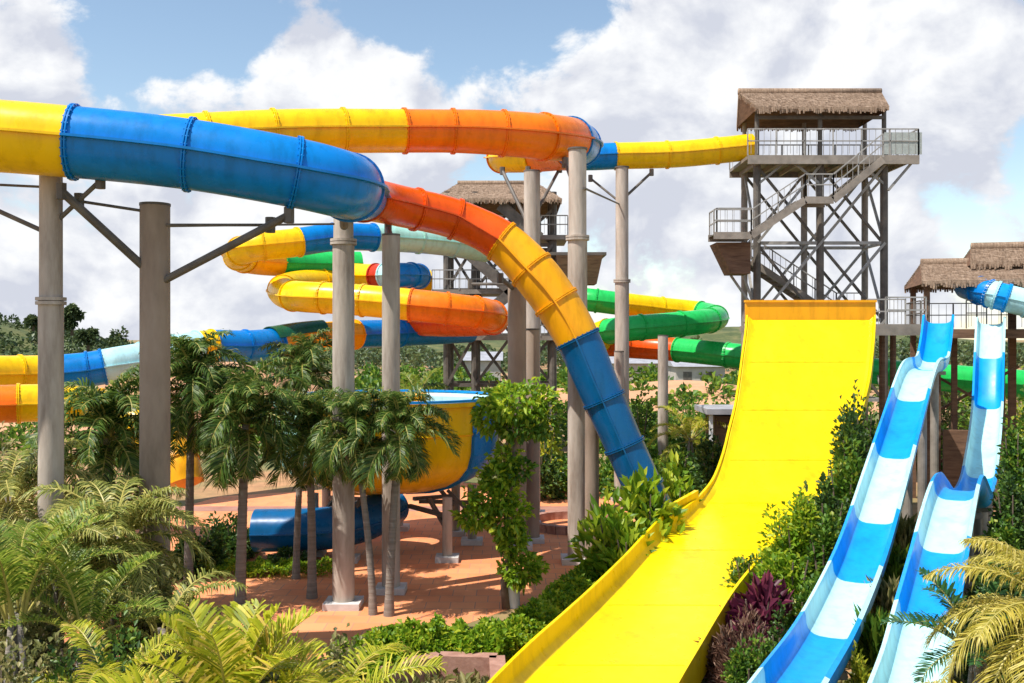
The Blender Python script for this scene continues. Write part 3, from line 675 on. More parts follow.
# ------------------------------------------------------------------ foliage
rng = np.random.default_rng(11)
def leaves(n, pts, outs, L, Wd, up=.3, jit=.6, droop=0.0):
    """rhombic folded leaves"""
    n = len(pts)
    ax = outs + rng.normal(0, jit, (n, 3)) + np.array([0, 0, up]); ax /= np.linalg.norm(ax, axis=1)[:, None] + 1e-9
    nr = rng.normal(0, 1, (n, 3)) * .6 + np.array([0, 0, 1.0]) + outs * .4
    sd = np.cross(ax, nr); sd /= np.linalg.norm(sd, axis=1)[:, None] + 1e-9
    nn = np.cross(sd, ax)
    l = L * rng.uniform(.65, 1.25, n)[:, None]; w = Wd * rng.uniform(.7, 1.2, n)[:, None]
    b = pts; m1 = pts + ax * l * .5 + nn * l * .06; tip = pts + ax * l - np.array([0, 0, 1]) * l * droop - nn * l * .08
    v = np.stack([b, m1 + sd * w / 2 + nn * w * .18, tip, m1 - sd * w / 2 + nn * w * .18], 1).reshape(-1, 3)
    i = np.arange(n)[:, None] * 4
    f = np.concatenate([i + np.array([[0, 1, 2]]), i + np.array([[0, 2, 3]])], 0)
    return v, f
def clumpy(n, rx, ry, h, nc, z0=0.0, hollow=.55):
    """points on leafy clumps spread over a shrub body"""
    c = rng.normal(0, 1, (nc, 3)); c /= np.linalg.norm(c, axis=1)[:, None]
    c *= rng.uniform(hollow, .95, (nc, 1)); c[:, 2] = np.abs(c[:, 2]) if z0 == 0 else c[:, 2]
    cr = rng.uniform(.22, .42, nc)
    k = rng.integers(0, nc, n)
    d = rng.normal(0, 1, (n, 3)); d /= np.linalg.norm(d, axis=1)[:, None]
    p = c[k] + d * cr[k][:, None] * rng.uniform(.5, 1.05, (n, 1))
    out = d * .7 + c[k] * .5
    sc = np.array([rx, ry, h if z0 == 0 else h / 2])
    p = p * sc; p[:, 2] += z0; p[:, 2] = np.maximum(p[:, 2], .03 + rng.uniform(0, .1, n))
    return p, out
SG = {}
def shrub(label, px, ytop, Y, wpx, mat='leaf_green', L=.16, n=2600, name='shrub', cat='shrub', group='shrubs along the slides', depth=None, wratio=.5, up=.3, droop=.1, nc=None, wy=None):
    x = X(px, Y); h = Zp(ytop, Y); r = wpx * Y / 2000
    rt = thing(name, label, cat, (x, Y, 0), group=group)
    nc = nc or int(14 + h * 6)
    if L < .3 and Y < 35: n = int(n * 1.7); L *= .8; wratio = wratio * 1.15
    p, o = clumpy(n, r * .9, (depth or r) * .9, h * .88, nc, hollow=.45)
    v, f = leaves(n, p, o, L, L * wratio, up, .55, droop)
    npmesh('foliage', v, f, M[mat], rt)
    m = MB()
    for k in range(5):
        a = k * 1.3 + px; m.tube([(0, 0, 0), (math.cos(a) * r * .25, math.sin(a) * r * .25, h * .35), (math.cos(a) * r * .5, math.sin(a) * r * .5, h * .75)], [.05, .035, .015], 6)
    m.build('stems', M['bark'], rt)
    return rt

def frond_mesh(L, elev, arch, nl, ll, lw, droop, matname, seed, vee=35, twist=.0, stalk=.15):
    """one feather frond from the origin along +X"""
    rs = random.Random(seed); m = MB(); lv = MB(); K = 14
    pts = []; p = Vector((0, 0, 0)); a = elev
    for i in range(K + 1):
        pts.append(p.copy()); a2 = a - arch * (i / K) ** 1.2
        p = p + Vector((math.cos(a2), math.sin(i * .3 + seed) * .04, math.sin(a2))) * (L / K)
    def at(u):
        q = u * K; i = min(int(q), K - 1); return pts[i].lerp(pts[i + 1], q - i), (pts[i + 1] - pts[i]).normalized()
    r0 = .018 * L / 2 + .006
    m.tube(pts, [r0 * (1.25 - i / K) for i in range(K + 1)], 5)
    for k in range(nl):
        u = stalk + (1 - stalk) * (k + rs.random() * .6) / nl
        if u > .995: u = .995
        p, t = at(u)
        side = Vector((0, 0, 1)).cross(t)
        if side.length < .05: side = Vector((0, 1, 0))
        side.normalize(); nrm = t.cross(side)
        ln = ll * (math.sin(math.pi * (.12 + .84 * (u - stalk) / (1 - stalk))) ** .6) * rs.uniform(.8, 1.12)
        for s in (-1, 1):
            if rs.random() < .05: continue
            va = R(vee + rs.uniform(-14, 14)); fw = rs.uniform(.45, .8)
            d = (side * s * math.cos(va) + nrm * math.sin(va) + t * fw).normalized()
            g = droop * rs.uniform(.6, 1.4)
            q0 = p; q1 = p + d * ln * .45 - Vector((0, 0, g * ln * .12)); q2 = p + d * ln * .8 - Vector((0, 0, g * ln * .45)); q3 = p + d * ln * .97 - Vector((0, 0, g * ln * .8))
            wv = t * lw * .5
            lv.add([q0 - wv * .5, q0 + wv * .5, q1 + wv, q1 - wv, q2 + wv * .75, q2 - wv * .75, q3], [(0, 1, 2, 3), (3, 2, 4, 5), (5, 4, 6)])
    me = bpy.data.meshes.new('frond')
    nv = len(m.v); me.from_pydata(m.v + lv.v, [], m.f + [tuple(i + nv for i in f) for f in lv.f])
    me.materials.append(M['rachis']); me.materials.append(M[matname])
    idx = [0] * len(m.f) + [1] * len(lv.f); me.polygons.foreach_set('material_index', idx); me.update()
    return me
def frond_set(mat, L, ll, lw, nl, droop, elevs, arch, vee=35, stalk=.15, nvar=2, seed=0):
    return [[frond_mesh(L, R(e), R(arch * (1 + .2 * v)), nl, ll, lw, droop, mat, seed + v * 7 + int(e), vee, stalk=stalk) for v in range(nvar)] for e in elevs]
def put_fronds(rt, sets, n, z, sc=1, az0=0, spread=360, base_r=.05, seed=0, lo=0, hi=None):
    rs = random.Random(seed); hi = hi or len(sets)
    for i in range(n):
        e = lo + int((i / n) * (hi - lo)); me = rs.choice(sets[e])
        o = bpy.data.objects.new('frond', me); col.objects.link(o); o.parent = rt
        a = R(az0 + (i * 137.5 % 360) * spread / 360 - (spread / 2 if spread < 360 else 0)) + rs.uniform(-.15, .15)
        o.location = (math.cos(a) * base_r, math.sin(a) * base_r, z + rs.uniform(-.08, .05)); o.rotation_euler = (rs.uniform(-.12, .12), rs.uniform(-.1, .1), a)
        s = sc * rs.uniform(.85, 1.12); o.scale = (s, s, s)

# ---- mop-headed palms in front of the columns
crownset = frond_set('leaf_crown', 1.5, .42, .038, 58, .75, [86, 66, 44, 20, -10], 105, vee=32, stalk=.06, nvar=3, seed=3)
palmg = 'mop-headed palms in front of the bowl slide'
def mop_palm(label, px, ybase, Y, ycrown, sc, lean=0, n=30, tr=.11, seed=0):
    x = X(px, Y); zc = Zp(ycrown, Y)
    rt = thing('palm_tree', label, 'palm tree', (x, Y, 0), group=palmg)
    lx = lean * Y / 1000; k = 9
    pts = [(lx * (i / k) ** 1.5, math.sin(i * .5) * .03, zc * i / k) for i in range(k + 1)]
    m = MB(); m.tube(pts, [tr * (1.35 if i == 0 else 1.08 - .35 * i / k) for i in range(k + 1)], 14)
    for i in range(int(zc / .17)):
        q = i * .17 / zc * k; j = min(int(q), k - 1); u = q - j; c = Vector(pts[j]).lerp(Vector(pts[j + 1]), u)
        m.cyl(c.x, c.y, c.z, c.z + .03, tr * (1.13 - .35 * q / k), n=12)
    m.build('trunk', M['palm_bark'], rt, True, 40)
    sh = MB(); sh.tube([(lx, 0, zc - .25), (lx, 0, zc + .25), (lx, 0, zc + .6)], [tr * .85, tr * .8, .04], 10); sh.build('crown_shaft', M['rachis'], rt, True)
    cr = bpy.data.objects.new('crown', None)
    rs = random.Random(seed)
    for i in range(n):
        e = int(i / n * 5); me = rs.choice(crownset[e]); o = bpy.data.objects.new('frond', me); col.objects.link(o); o.parent = rt
        a = R(i * 137.5) + rs.uniform(-.2, .2); o.location = (lx + math.cos(a) * .06, math.sin(a) * .06, zc + .35 - e * .12); o.rotation_euler = (rs.uniform(-.3, .3), rs.uniform(-.25, .25), a)
        s = sc * rs.uniform(.7, 1.22); o.scale = (s, s, s)
    bpy.data.objects.remove(cr)
mop_palm('tall mop-headed palm just right of the thick brown column', 188, 590, 24.5, 390, 1.08, 4, 52, seed=1)
mop_palm('mop-headed palm with a dark banded trunk in the clear gap before the paving', 240, 608, 24.0, 424, 1.06, 6, 50, .125, seed=2)
mop_palm('palm whose small crown stands highest left of the pale column', 296, 588, 27, 374, .82, 10, 44, .09, seed=3)
mop_palm('mop-headed palm just left of the pale column under the blue tube', 312, 590, 25, 442, .94, -2, 46, .11, seed=4)
mop_palm('leaning thin-trunked palm between the pale and the slim column', 373, 604, 23.5, 438, .84, -18, 42, .085, seed=5)
mop_palm('palm crown against the slim column, one frond hanging to the right', 389, 606, 23.4, 436, .92, 10, 46, .10, seed=6)
mop_palm('wide low palm crown between the two leftmost columns', 112, 600, 22.5, 438, 1.15, -4, 52, .12, seed=7)

# ---- foreground feather palms and fronds
lime = frond_set('frond_lime', 2.4, .6, .036, 74, .5, [80, 62, 44, 24, 5], 95, vee=32, stalk=.2, seed=20)
limew = frond_set('frond_lime', 1.7, .5, .045, 46, .2, [88, 76, 60], 45, vee=30, stalk=.25, seed=120)
greenf = frond_set('frond_green', 2.4, .55, .034, 66, .4, [82, 66, 48, 25], 60, vee=34, stalk=.2, seed=40)
olive = frond_set('frond_olive', 2.1, .5, .036, 64, .8, [75, 50, 25, 0], 95, vee=28, stalk=.15, seed=60)
dry = frond_set('frond_dry', 2.4, .55, .03, 84, .8, [70, 50, 30, 10, -10], 80, vee=20, stalk=.12, seed=80)
deep = frond_set('frond_deep', 1.8, .5, .05, 46, .4, [78, 60, 40, 15], 60, vee=35, stalk=.12, seed=100)
def clump_palm(label, px, Y, zb, sets, n, sc, seed=0, az0=0, spread=360, stems=4, lo=0, hi=None, cat='palm', g='feather-leaved palms in the foreground beds'):
    rt = thing('feather_palm', label, cat, (X(px, Y), Y, 0), group=g)
    put_fronds(rt, sets, n, zb, sc, az0, spread, .12, seed, lo, hi)
    m = MB(); rs = random.Random(seed)
    for k in range(stems):
        a = k * 2.1; m.tube([(math.cos(a) * .3, math.sin(a) * .3, 0), (math.cos(a) * .15, math.sin(a) * .15, zb * .6), (math.cos(a) * .05, math.sin(a) * .05, zb + .1)], [.07, .055, .04], 8)
    m.build('stems', M['palm_bark'], rt, True)
    return rt
clump_palm('lime yellow palm bursting upward at bottom left of centre', 228, 11.5, 1.9, limew, 14, .85, 1)
clump_palm('lime palm with long arching fronds in front of the left bed', 185, 11.2, 1.8, lime, 20, .74, 2, lo=1)
clump_palm('lime palm with feathery fronds reaching right over the paving edge', 330, 11.6, 1.75, lime, 20, .72, 3)
clump_palm('yellow green palm low in the bottom left corner', 40, 10.6, 1.5, lime, 18, .66, 4, lo=1)
clump_palm('upright green palm at the left edge of the photo', 15, 14.5, 2.4, greenf, 12, .8, 5, hi=2)
clump_palm('green palm fanning left of the thick brown column base', 85, 15.0, 2.0, greenf, 10, .68, 6)
clump_palm('olive brown palm in front of the far left column', 8, 19.5, 3.3, olive, 28, .85, 7)
clump_palm('olive palm with dry tips between the two left columns', 115, 18.2, 2.8, olive, 30, .9, 8)
clump_palm('olive palm hiding the foot of the far left column', 50, 17.0, 2.5, olive, 28, .9, 9)
clump_palm('green palm right of the thick brown column base', 160, 16.5, 1.6, olive, 20, .75, 10)
clump_palm('low yellow palm beside the bottom edge left of the hedge', 290, 9.9, 1.05, lime, 14, .55, 17, lo=1)
clump_palm('small lime palm in the middle of the bottom left bed', 110, 12.6, 1.9, lime, 14, .55, 18)
clump_palm('golden palm at the right edge with fronds hanging over the right slide', 1068, 12.4, 3.05, dry, 28, .72, 11)
clump_palm('pale golden palm in the bottom right corner', 1045, 10.8, 1.75, dry, 24, .64, 12)
clump_palm('dark green young palm beside the lower right slide', 978, 13.2, 2.35, deep, 14, .62, 13)
clump_palm('small golden palm at the bottom edge right of the twin slides', 965, 10.4, 1.25, dry, 12, .5, 14)

# ---- shrubs on the bank beside the yellow chute
sg = 'shrubs on the bank beside the yellow chute'
for a in [
 ('tall dark shrub touching the upper right edge of the yellow chute', 861, 368, 29.5, 46, 'leaf_dark', .24, 3400),
 ('dark bushy shrub second down the right edge of the yellow chute', 853, 396, 28, 56, 'leaf_dark', .24, 3400),
 ('mid green shrub third down the right edge of the yellow chute', 843, 432, 26.3, 64, 'leaf_green', .24, 3600),
 ('dark shrub where the chute bends out', 826, 468, 24.8, 70, 'leaf_dark', .22, 3600),
 ('light green shrub against the bend of the yellow chute', 798, 494, 23.6, 78, 'leaf_bright', .2, 3800),
 ('green shrub against the left twin slide above the purple plant', 826, 515, 22.4, 50, 'leaf_green', .2, 2800),
 ('bright green shrub in the middle of the bank', 790, 532, 21.6, 70, 'leaf_bright', .2, 3600),
 ('small dark shrub by the right lip of the run-out', 752, 538, 22.4, 64, 'leaf_green', .16, 3200),
 ('green shrub beside the left twin slide, right of the purple plant', 800, 575, 19.4, 46, 'leaf_green', .17, 2600),
 ('low green shrub at the bottom edge between chute and left twin slide', 752, 640, 16.4, 72, 'leaf_green', .11, 4600),
 ('low dark green shrub right of the brown feathery plant', 782, 612, 17.6, 36, 'leaf_dark', .12, 2200),
]:
    shrub(a[0], a[1], a[2], a[3], a[4], a[5], a[6], a[7], group=sg)
shrub('purple red leafy plant on the bank', 760, 574, 19.8, 74, 'leaf_purple', .40, 1000, 'ornamental_plant', 'plant', 'plants on the slide bank', wratio=.3, up=1.0)
shrub('brown purple feathery plant below the purple leafed one', 742, 604, 18.4, 88, 'leaf_brown', .24, 3800, 'ornamental_plant', 'plant', 'plants on the slide bank', wratio=.12, up=1.0)
# reeds between the twin slides
def reeds(label, px, ytop, Y, wpx, mat, n=900):
    x = X(px, Y); h = Zp(ytop, Y); r = wpx * Y / 2000; rt = thing('reed_plant', label, 'plant', (x, Y, 0), group='reeds between the twin slides')
    p = np.stack([rng.normal(0, r * .42, n).clip(-r * .6, r * .6), rng.normal(0, r * .6, n), rng.uniform(.0, h * .75, n)], 1)
    o = np.stack([p[:, 0], p[:, 1], np.zeros(n)], 1) / max(r, .1) * .3
    v, f = leaves(n, p, o, .5, .05, 1.3, .3, .12); npmesh('blades', v, f, M[mat], rt)
reeds('tall brown green reeds highest up between the twin slides', 905, 500, 22.6, 20, 'leaf_olive', 700)
reeds('green reeds beside the right slide below its hump', 897, 535, 20.6, 24, 'leaf_green', 900)
reeds('mixed green and straw reeds half way down between the twin slides', 886, 570, 18.6, 28, 'leaf_olive', 1100)
reeds('green reeds low between the twin slides', 876, 605, 17.0, 30, 'leaf_green', 1200)
shrub('yellow lime shrub low between the twin slides', 862, 655, 15.4, 34, 'leaf_lime', .16, 1500, wratio=.25, up=.8)
# right edge
rg = 'shrubs right of the twin slides'
for a in [('tall leafy green shrub at the right edge beside the upper right slide', 1016, 385, 27.5, 48, 'leaf_green', .22, 4200),
          ('dark green shrub at the right edge above the golden palm', 1012, 455, 24, 52, 'leaf_dark', .2, 3600),
          ('green shrub tucked against the hump of the right slide', 1003, 500, 20.5, 44, 'leaf_green', .17, 3000),
          ('dark shrub behind the golden palm', 1000, 545, 17.5, 70, 'leaf_dark', .16, 3400)]:
    shrub(a[0], a[1], a[2], a[3], a[4], a[5], a[6], a[7], group=rg)
# ---- large-leaved plants by the left lip of the run-out
bg = 'large-leaved bushes left of the yellow run-out'
for a in [('large-leaved bright bush in front of the foot of the dropping blue tube', 648, 462, 26.6, 70, 'leaf_bright', .5, 800),
          ('large-leaved bright bush between the short brown column and the yellow run-out', 612, 492, 25.6, 64, 'leaf_bright', .5, 700),
          ('large-leaved bush nearest the bend of the yellow chute', 676, 462, 29, 40, 'leaf_bright', .42, 600),
          ('large-leaved bush low against the footing of the tall pale column', 630, 520, 24.8, 50, 'leaf_bright', .4, 620)]:
    shrub(a[0], a[1], a[2], a[3], a[4], a[5], a[6], a[7], group=bg, wratio=.36, up=.8)
# ---- hedge between paving and run-out
def hedge(label, path, wid, h, mat, n, L=.13):
    P = [Vector((X(px, Y), Y, 0)) for px, Y in path]; rt = thing('hedge', label, 'hedge', P[0], group='low hedges')
    t = rng.uniform(0, len(P) - 1.001, n); i = t.astype(int); u = (t - i)[:, None]
    A = np.array([tuple(p - P[0]) for p in P]); c = A[i] * (1 - u) + A[i + 1] * u
    d = A[i + 1] - A[i]; d /= np.linalg.norm(d, axis=1)[:, None]; sd = np.stack([-d[:, 1], d[:, 0], d[:, 2]], 1)
    s = rng.uniform(-1, 1, n); hh = h * (1 - .35 * np.abs(s) ** 3) * (.8 + .25 * np.sin(t * 9 + s * 2) + .12 * np.sin(t * 23))
    z = np.where(rng.random(n) < .72, hh * rng.uniform(.85, 1.02, n), hh * rng.uniform(.05, 1, n))
    p = c + sd * (s * wid / 2)[:, None] + np.stack([np.zeros(n), np.zeros(n), z], 1)
    o = sd * (s * .6)[:, None] + np.array([0, 0, .7])
    v, f = leaves(n, p, o, L, L * .55, .3, .7, .1); npmesh('foliage', v, f, M[mat], rt)
hedge('bright clipped hedge following the left side of the yellow run-out', [(612, 27.2), (582, 25), (560, 23.2), (534, 21.4), (508, 20.4), (480, 20.1)], .95, .6, 'leaf_bright', 9000, .15)
hedge('dark green clipped hedge along the corner of the paving at bottom centre', [(500, 20.0), (455, 19.9), (420, 20.2), (390, 19.4), (350, 18.6)], 1.3, .7, 'leaf_bright', 9000, .15)
hedge('thin bright green planting strip at the far edge of the left paving', [(195, 27.6), (240, 27.4), (280, 27.4), (335, 27.6)], .8, .35, 'leaf_bright', 3500, .12)
m = MB(); a, b = W(425, 690, 0.001), 0
pw = [(X(380, 18.6), 18.5), (X(440, 19.3), 19.2), (X(497, 19.2), 19.1)]
for (xa, ya), (xb, yb) in zip(pw, pw[1:]): m.beam((xa, ya, .22), (xb, yb, .22), .3, .44); 
m.beam((pw[-1][0], pw[-1][1], .22), (X(500, 17), 17, .22), .3, .44)
tag(m.build('planter_wall', M['brick']), 'low rose brick planter wall under the hedge at the bottom edge', 'wall')
# pair for the bottom between chute and blue slide
m = MB(); m.beam((X(690, 16.5), 16.5, .3), (X(730, 16.8), 16.8, .3), .4, .6)
tag(m.build('brick_block', M['brick']), 'rose brick block at the bottom edge beside the right lip of the run-out', 'wall')

# ---- topiary tree
def topiary():
    Y = 24; rt = thing('topiary_tree', 'leafy cloud-pruned tree on a thin twisting trunk, beside a white post', 'tree', (X(506, Y), Y, 0))
    m = MB(); pts = [(0, 0, 0), (-.05, 0, .6), (.1, .05, 1.4), (.0, 0, 2.3), (.15, 0, 3.2), (.25, 0, 4.2), (.3, 0, 5.2)]
    m.tube(pts, [.1, .085, .08, .07, .06, .05, .03], 10)
    for z, dx in ((1.0, .35), (2.3, -.3), (3.2, .5), (4.2, -.4), (4.5, .7)): m.tube([(.05, 0, z), (dx * .5, .05, z + .25), (dx, .1, z + .45)], [.04, .03, .02], 6)
    m.build('trunk', M['bark'], rt, True)
    for px, py, r, rz, n in ((516, 402, 32, 18, 900), (488, 418, 14, 14, 320), (545, 420, 13, 20, 260), (520, 430, 22, 9, 400), (505, 460, 13, 11, 220), (520, 470, 10, 10, 180), (498, 478, 16, 14, 520), (492, 498, 22, 16, 520), (474, 518, 15, 10, 320), (506, 518, 20, 18, 620), (512, 542, 14, 10, 320), (521, 570, 19, 12, 620)):
        c = W(px, py, Y) - Vector((X(506, Y), Y, 0)); s = Y / 1000
        d = rng.normal(0, 1, (n, 3)); d /= np.linalg.norm(d, axis=1)[:, None]; p = d * np.array([r * s, r * s * .9, rz * s]) * rng.uniform(.55, 1.12, (n, 1)) * (1 + .22 * np.sin(d[:, :1] * 7 + d[:, 2:] * 5)) + np.array(c)
        v, f = leaves(n, p, d, .19, .10, .15, .6, .15); npmesh('foliage_clump', v, f, M['leaf_bright' if n in (900, 320, 520, 220, 620) else 'leaf_green'], rt)
topiary()
m = MB(); m.cyl(X(512, 24.2), 24.2, 0, Zp(572, 24.2), .19, n=20); tag(m.build('bollard', M['white_paint'], None, True, 40), 'short white round post at the foot of the topiary tree', 'post')
# ---- background planting beyond the paving
bgk = 'background shrubs beyond the paving'
back = [
 ('dark shrub under the green loop left of the far palm', 640, 388, 52, 40, 'leaf_green', .3, 900), ('round dark bush in the middle distance right of the slim column', 690, 428, 44, 36, 'leaf_dark', .25, 900),
 ('dense hedge-like bush before the left edge of the yellow chute', 712, 432, 38, 40, 'leaf_dark', .25, 1600), ('green bush behind the foot of the dropping tube', 680, 440, 39, 34, 'leaf_green', .25, 1200),
 ('small yellow green bush right behind the topiary crown', 545, 400, 42, 44, 'leaf_lime', .3, 800), ('olive bush behind the bowl on its right', 505, 372, 48, 60, 'leaf_olive', .3, 900),
 ('dark bush among the tower legs', 540, 440, 40, 50, 'leaf_dark', .25, 1200), ('bush seen between the pale and slim columns far back', 425, 368, 60, 40, 'leaf_green', .35, 700),
 ('green bush seen under the walkway right of the yellow chute', 898, 350, 52, 50, 'leaf_green', .35, 900), ('brown green bush between the heads of the twin slides', 945, 352, 50, 44, 'leaf_olive', .3, 900),
 ('bush right behind the upper right slide', 1030, 372, 46, 60, 'leaf_lime', .3, 900), ('dark undergrowth bush left of the lower bowl posts', 232, 512, 29.5, 60, 'leaf_dark', .2, 1800),
 ('dark undergrowth bush beside the thick brown column foot', 195, 520, 27.5, 56, 'leaf_dark', .2, 1800), ('dark undergrowth bush at left behind the olive palms', 100, 470, 27, 110, 'leaf_dark', .2, 3000),
 ('dark undergrowth bush at the left edge behind the palms', 0, 440, 27, 110, 'leaf_olive', .22, 3000), ('low bush half hidden under the bowl outlet', 290, 548, 28.5, 50, 'leaf_dark', .16, 900),
 ('dark low undergrowth at the bottom left between the lime palms', 110, 585, 13.0, 190, 'leaf_dark', .14, 4500), ('dark low undergrowth at bottom left near the left edge', 20, 560, 15.2, 140, 'leaf_olive', .16, 3600),
 ('low olive undergrowth at the very bottom left corner', 15, 612, 12.6, 130, 'leaf_olive', .14, 3000), ('low green undergrowth between the small lime palms', 120, 622, 12.9, 120, 'leaf_green', .12, 3000),
 ('straw green undergrowth right of the lime palms', 330, 632, 15.0, 130, 'leaf_olive', .15, 3200), ('green undergrowth at the foot of the thick brown column', 160, 560, 17.8, 90, 'leaf_olive', .16, 3200)]
for a in back: shrub(a[0], a[1], a[2], a[3], a[4], a[5], a[6], a[7], group=bgk)
clump_palm('small yellow green palm far back between the slim column and the yellow chute', 690, 42, 2.2, lime, 14, .85, 15, g='small palms in the distance')
clump_palm('small green palm far back between the pale and slim columns', 418, 56, 3.0, greenf, 14, .9, 16, g='small palms in the distance')
# trees on the left hill and the far woods
def tree(label, px, ytop, Y, wpx, zb=0, mat='leaf_far', n=1500, L=.8):
    x = X(px, Y); zt = Zp(ytop, Y); r = wpx * Y / 2000; h = zt - zb
    rt = thing('tree', label, 'tree', (x, Y, zb), group='distant trees')
    m = MB(); m.tube([(0, 0, -1), (.2, 0, h * .4), (.1, 0, h * .8)], [.35, .25, .1], 8)
    for k in range(4): m.tube([(.1, 0, h * .4), (math.cos(k * 1.6) * r * .5, math.sin(k * 1.6) * r * .5, h * .7)], [.15, .05], 6)
    m.build('trunk', M['bark'], rt, True)
    p, o = clumpy(n, r, r, h * .8, 16, z0=h * .58, hollow=.35); v, f = leaves(n, p, o, L, L * .6, .2, .6, .1); npmesh('crown', v, f, M[mat], rt)
tree('round dark tree standing clear on the left hilltop', 72, 306, 215, 20, 8, n=1400, L=1.0)
tree('small dark tree on the hill at the left edge', 33, 318, 220, 12, 9, n=700, L=1.0)
tree('dark tree on the hill between the left columns', 88, 330, 200, 22, 5, n=900, L=1.0)
tree('low distant tree right of the hill', 120, 328, 300, 18, 0, n=700, L=1.4)
# far wood
n = 90000; px = rng.uniform(-250, 1300, n); Yd = rng.uniform(190, 420, n); base = 4.2 + 1.6 * np.sin(px * .021 + 1) + 1.2 * np.sin(px * .083) + .8 * np.sin(px * .21)
p = np.stack([(px - 512) / 1000 * Yd, Yd, np.abs(rng.normal(.5, .35, n)).clip(0, 1) * base], 1)
v, f = leaves(n, p, rng.normal(0, 1, (n, 3)), 1.0, .8, .2, .5, 0); struct(npmesh('woods', v, f, M['leaf_far']), 'stuff')
def scrub(n, x0, x1, y0, y1, hmax, cl, name, L, zf=None, seed=1):
    rg_ = np.random.default_rng(seed); nc = cl; cx = rg_.uniform(x0, x1, nc); cy = rg_.uniform(y0, y1, nc); ch = rg_.uniform(.35, 1, nc) * hmax; k = rg_.integers(0, nc, n)
    d = rg_.normal(0, 1, (n, 3)); d /= np.linalg.norm(d, axis=1)[:, None]; d[:, 2] = np.abs(d[:, 2])
    p = np.stack([cx[k], cy[k], np.zeros(n)], 1) + d * ch[k][:, None] * np.array([.8, .8, 1.0]) * rg_.uniform(.6, 1, (n, 1))
    if zf is not None: p[:, 2] += zf(p[:, 0], p[:, 1])
    v, f = leaves(n, p, d, L, L * .6, .3, .6, .1); struct(npmesh(name, v, f, M['leaf_green' if seed % 2 else 'leaf_far']), 'stuff')
def hz(x, y):
    d = np.minimum(1, np.hypot((x + 145) / 90, (y - 230) / 60)); return 12.2 * (np.cos(d * np.pi) + 1) / 2
scrub(26000, -190, -50, 175, 250, 2.6, 420, 'scrub', .9, hz, 2)
scrub(36000, -30, 36, 47, 80, 2.4, 190, 'scrub', .4, None, 3)
scrub(20000, 2, 14, 39.5, 47, 2.0, 55, 'scrub', .28, None, 5)
scrub(22000, -70, 80, 84, 150, 3.2, 170, 'scrub', .8, None, 7)
# near ground cover beneath the planting
n = 60000; xx = rng.uniform(-16, 14, n); yy = rng.uniform(6, 30, n)
L0 = (yy < 19.2) | ((xx < -9.6) & (yy < 30)) | (xx > 6.5)
hole = (xx > -3.2 + (yy - 19.0) * .75) & (xx < 9.5) & (yy > 27)
p = np.stack([xx, yy, np.zeros(n)], 1)[L0 & ~hole]; n = len(p)
v, f = leaves(n, p, rng.normal(0, .5, (n, 3)), .32, .09, .9, .5, .2); struct(npmesh('ground_cover', v, f, M['leaf_olive']), 'stuff')
# far small buildings under the green slide
def house(label, px0, px1, ytop, Y, wm='plaster', rm='roof_tin', d=8):
    x0, x1 = X(px0, Y), X(px1, Y); zt = Zp(ytop, Y); rt = thing('low_building', label, 'building', ((x0 + x1) / 2, Y, 0), group='low buildings in the distance'); w = x1 - x0
    m = MB(); m.box((0, d / 2, zt * .38), (w, d, zt * .76)); m.build('wall', M[wm], rt)
    m = MB(); m.add([(-w / 2 - .4, -.5, zt * .74), (w / 2 + .4, -.5, zt * .74), (w / 2 + .4, d / 2, zt), (-w / 2 - .4, d / 2, zt), (-w / 2 - .4, d + .5, zt * .74), (w / 2 + .4, d + .5, zt * .74)], [(0, 1, 2, 3), (3, 2, 5, 4), (0, 3, 4), (1, 5, 2), (0, 4, 5, 1)]); m.build('roof', M[rm], rt)
    for k in range(max(1, int(w / 3))):
        m = MB(); m.box((-w / 2 + 1.5 + k * 3, -.02, zt * .4), (1.1, .06, 1.2)); m.build('window', M['steel'], rt)
house('long low grey roofed building under the green slide', 600, 668, 357, 150)
house('grey roofed building right of the slim pale column', 676, 725, 359, 130)
house('pale shed beyond the coils between the columns', 465, 500, 352, 140)
# hut with flat brown roof
rt = thing('service_hut', 'brown flat-roofed hut half hidden behind the left edge of the yellow chute', 'hut', (X(741, 42), 42, 0))
m = MB(); m.box((0, 0, 2.0), (2.6, 2, 2.6)); m.build('wall', M['wood'], rt)
m = MB(); m.box((0, 0, 3.5), (3.4, 2.8, .22)); m.build('roof', M['roof_tin'], rt)
for sx in (-1.5, -.6, .6): 
    m = MB(); m.beam((sx, -1.2, 0), (sx, -1.2, 3.4), .14); m.build('post', M['white_paint'], rt)

# ------------------------------------------------------------------ world, sun, camera
sund = Vector((-.42, -.27, .86)).normalized()
elev = math.asin(sund.z); az = math.atan2(sund.x, sund.y)      # azimuth from +Y towards +X
w = bpy.data.worlds.new('World'); scene.world = w; w.use_nodes = True; nt = w.node_tree
bgn = nt.nodes['Background']; bgn.inputs[1].default_value = .1
sky = nt.nodes.new('ShaderNodeTexSky'); sky.sky_type = 'NISHITA'; sky.sun_disc = False; sky.sun_elevation = elev; sky.sun_rotation = az; sky.air_density = 1.0; sky.dust_density = .3; sky.ozone_density = 2
tc = nt.nodes.new('ShaderNodeTexCoord')
def N(t, **k):
    n = nt.nodes.new(t)
    for a, b in k.items(): setattr(n, a, b)
    return n
def math_(op, a, b=None, c=None, clamp=False):
    n = N('ShaderNodeMath', operation=op); n.use_clamp = clamp
    for i, q in enumerate((a, b, c)):
        if q is None: continue
        if isinstance(q, (int, float)): n.inputs[i].default_value = q
        else: nt.links.new(q, n.inputs[i])
    return n.outputs[0]
mp = N('ShaderNodeMapping'); mp.inputs['Scale'].default_value = (1, 1, 1.35); mp.inputs['Location'].default_value = (3.1, .4, .3); nt.links.new(tc.outputs['Generated'], mp.inputs[0])
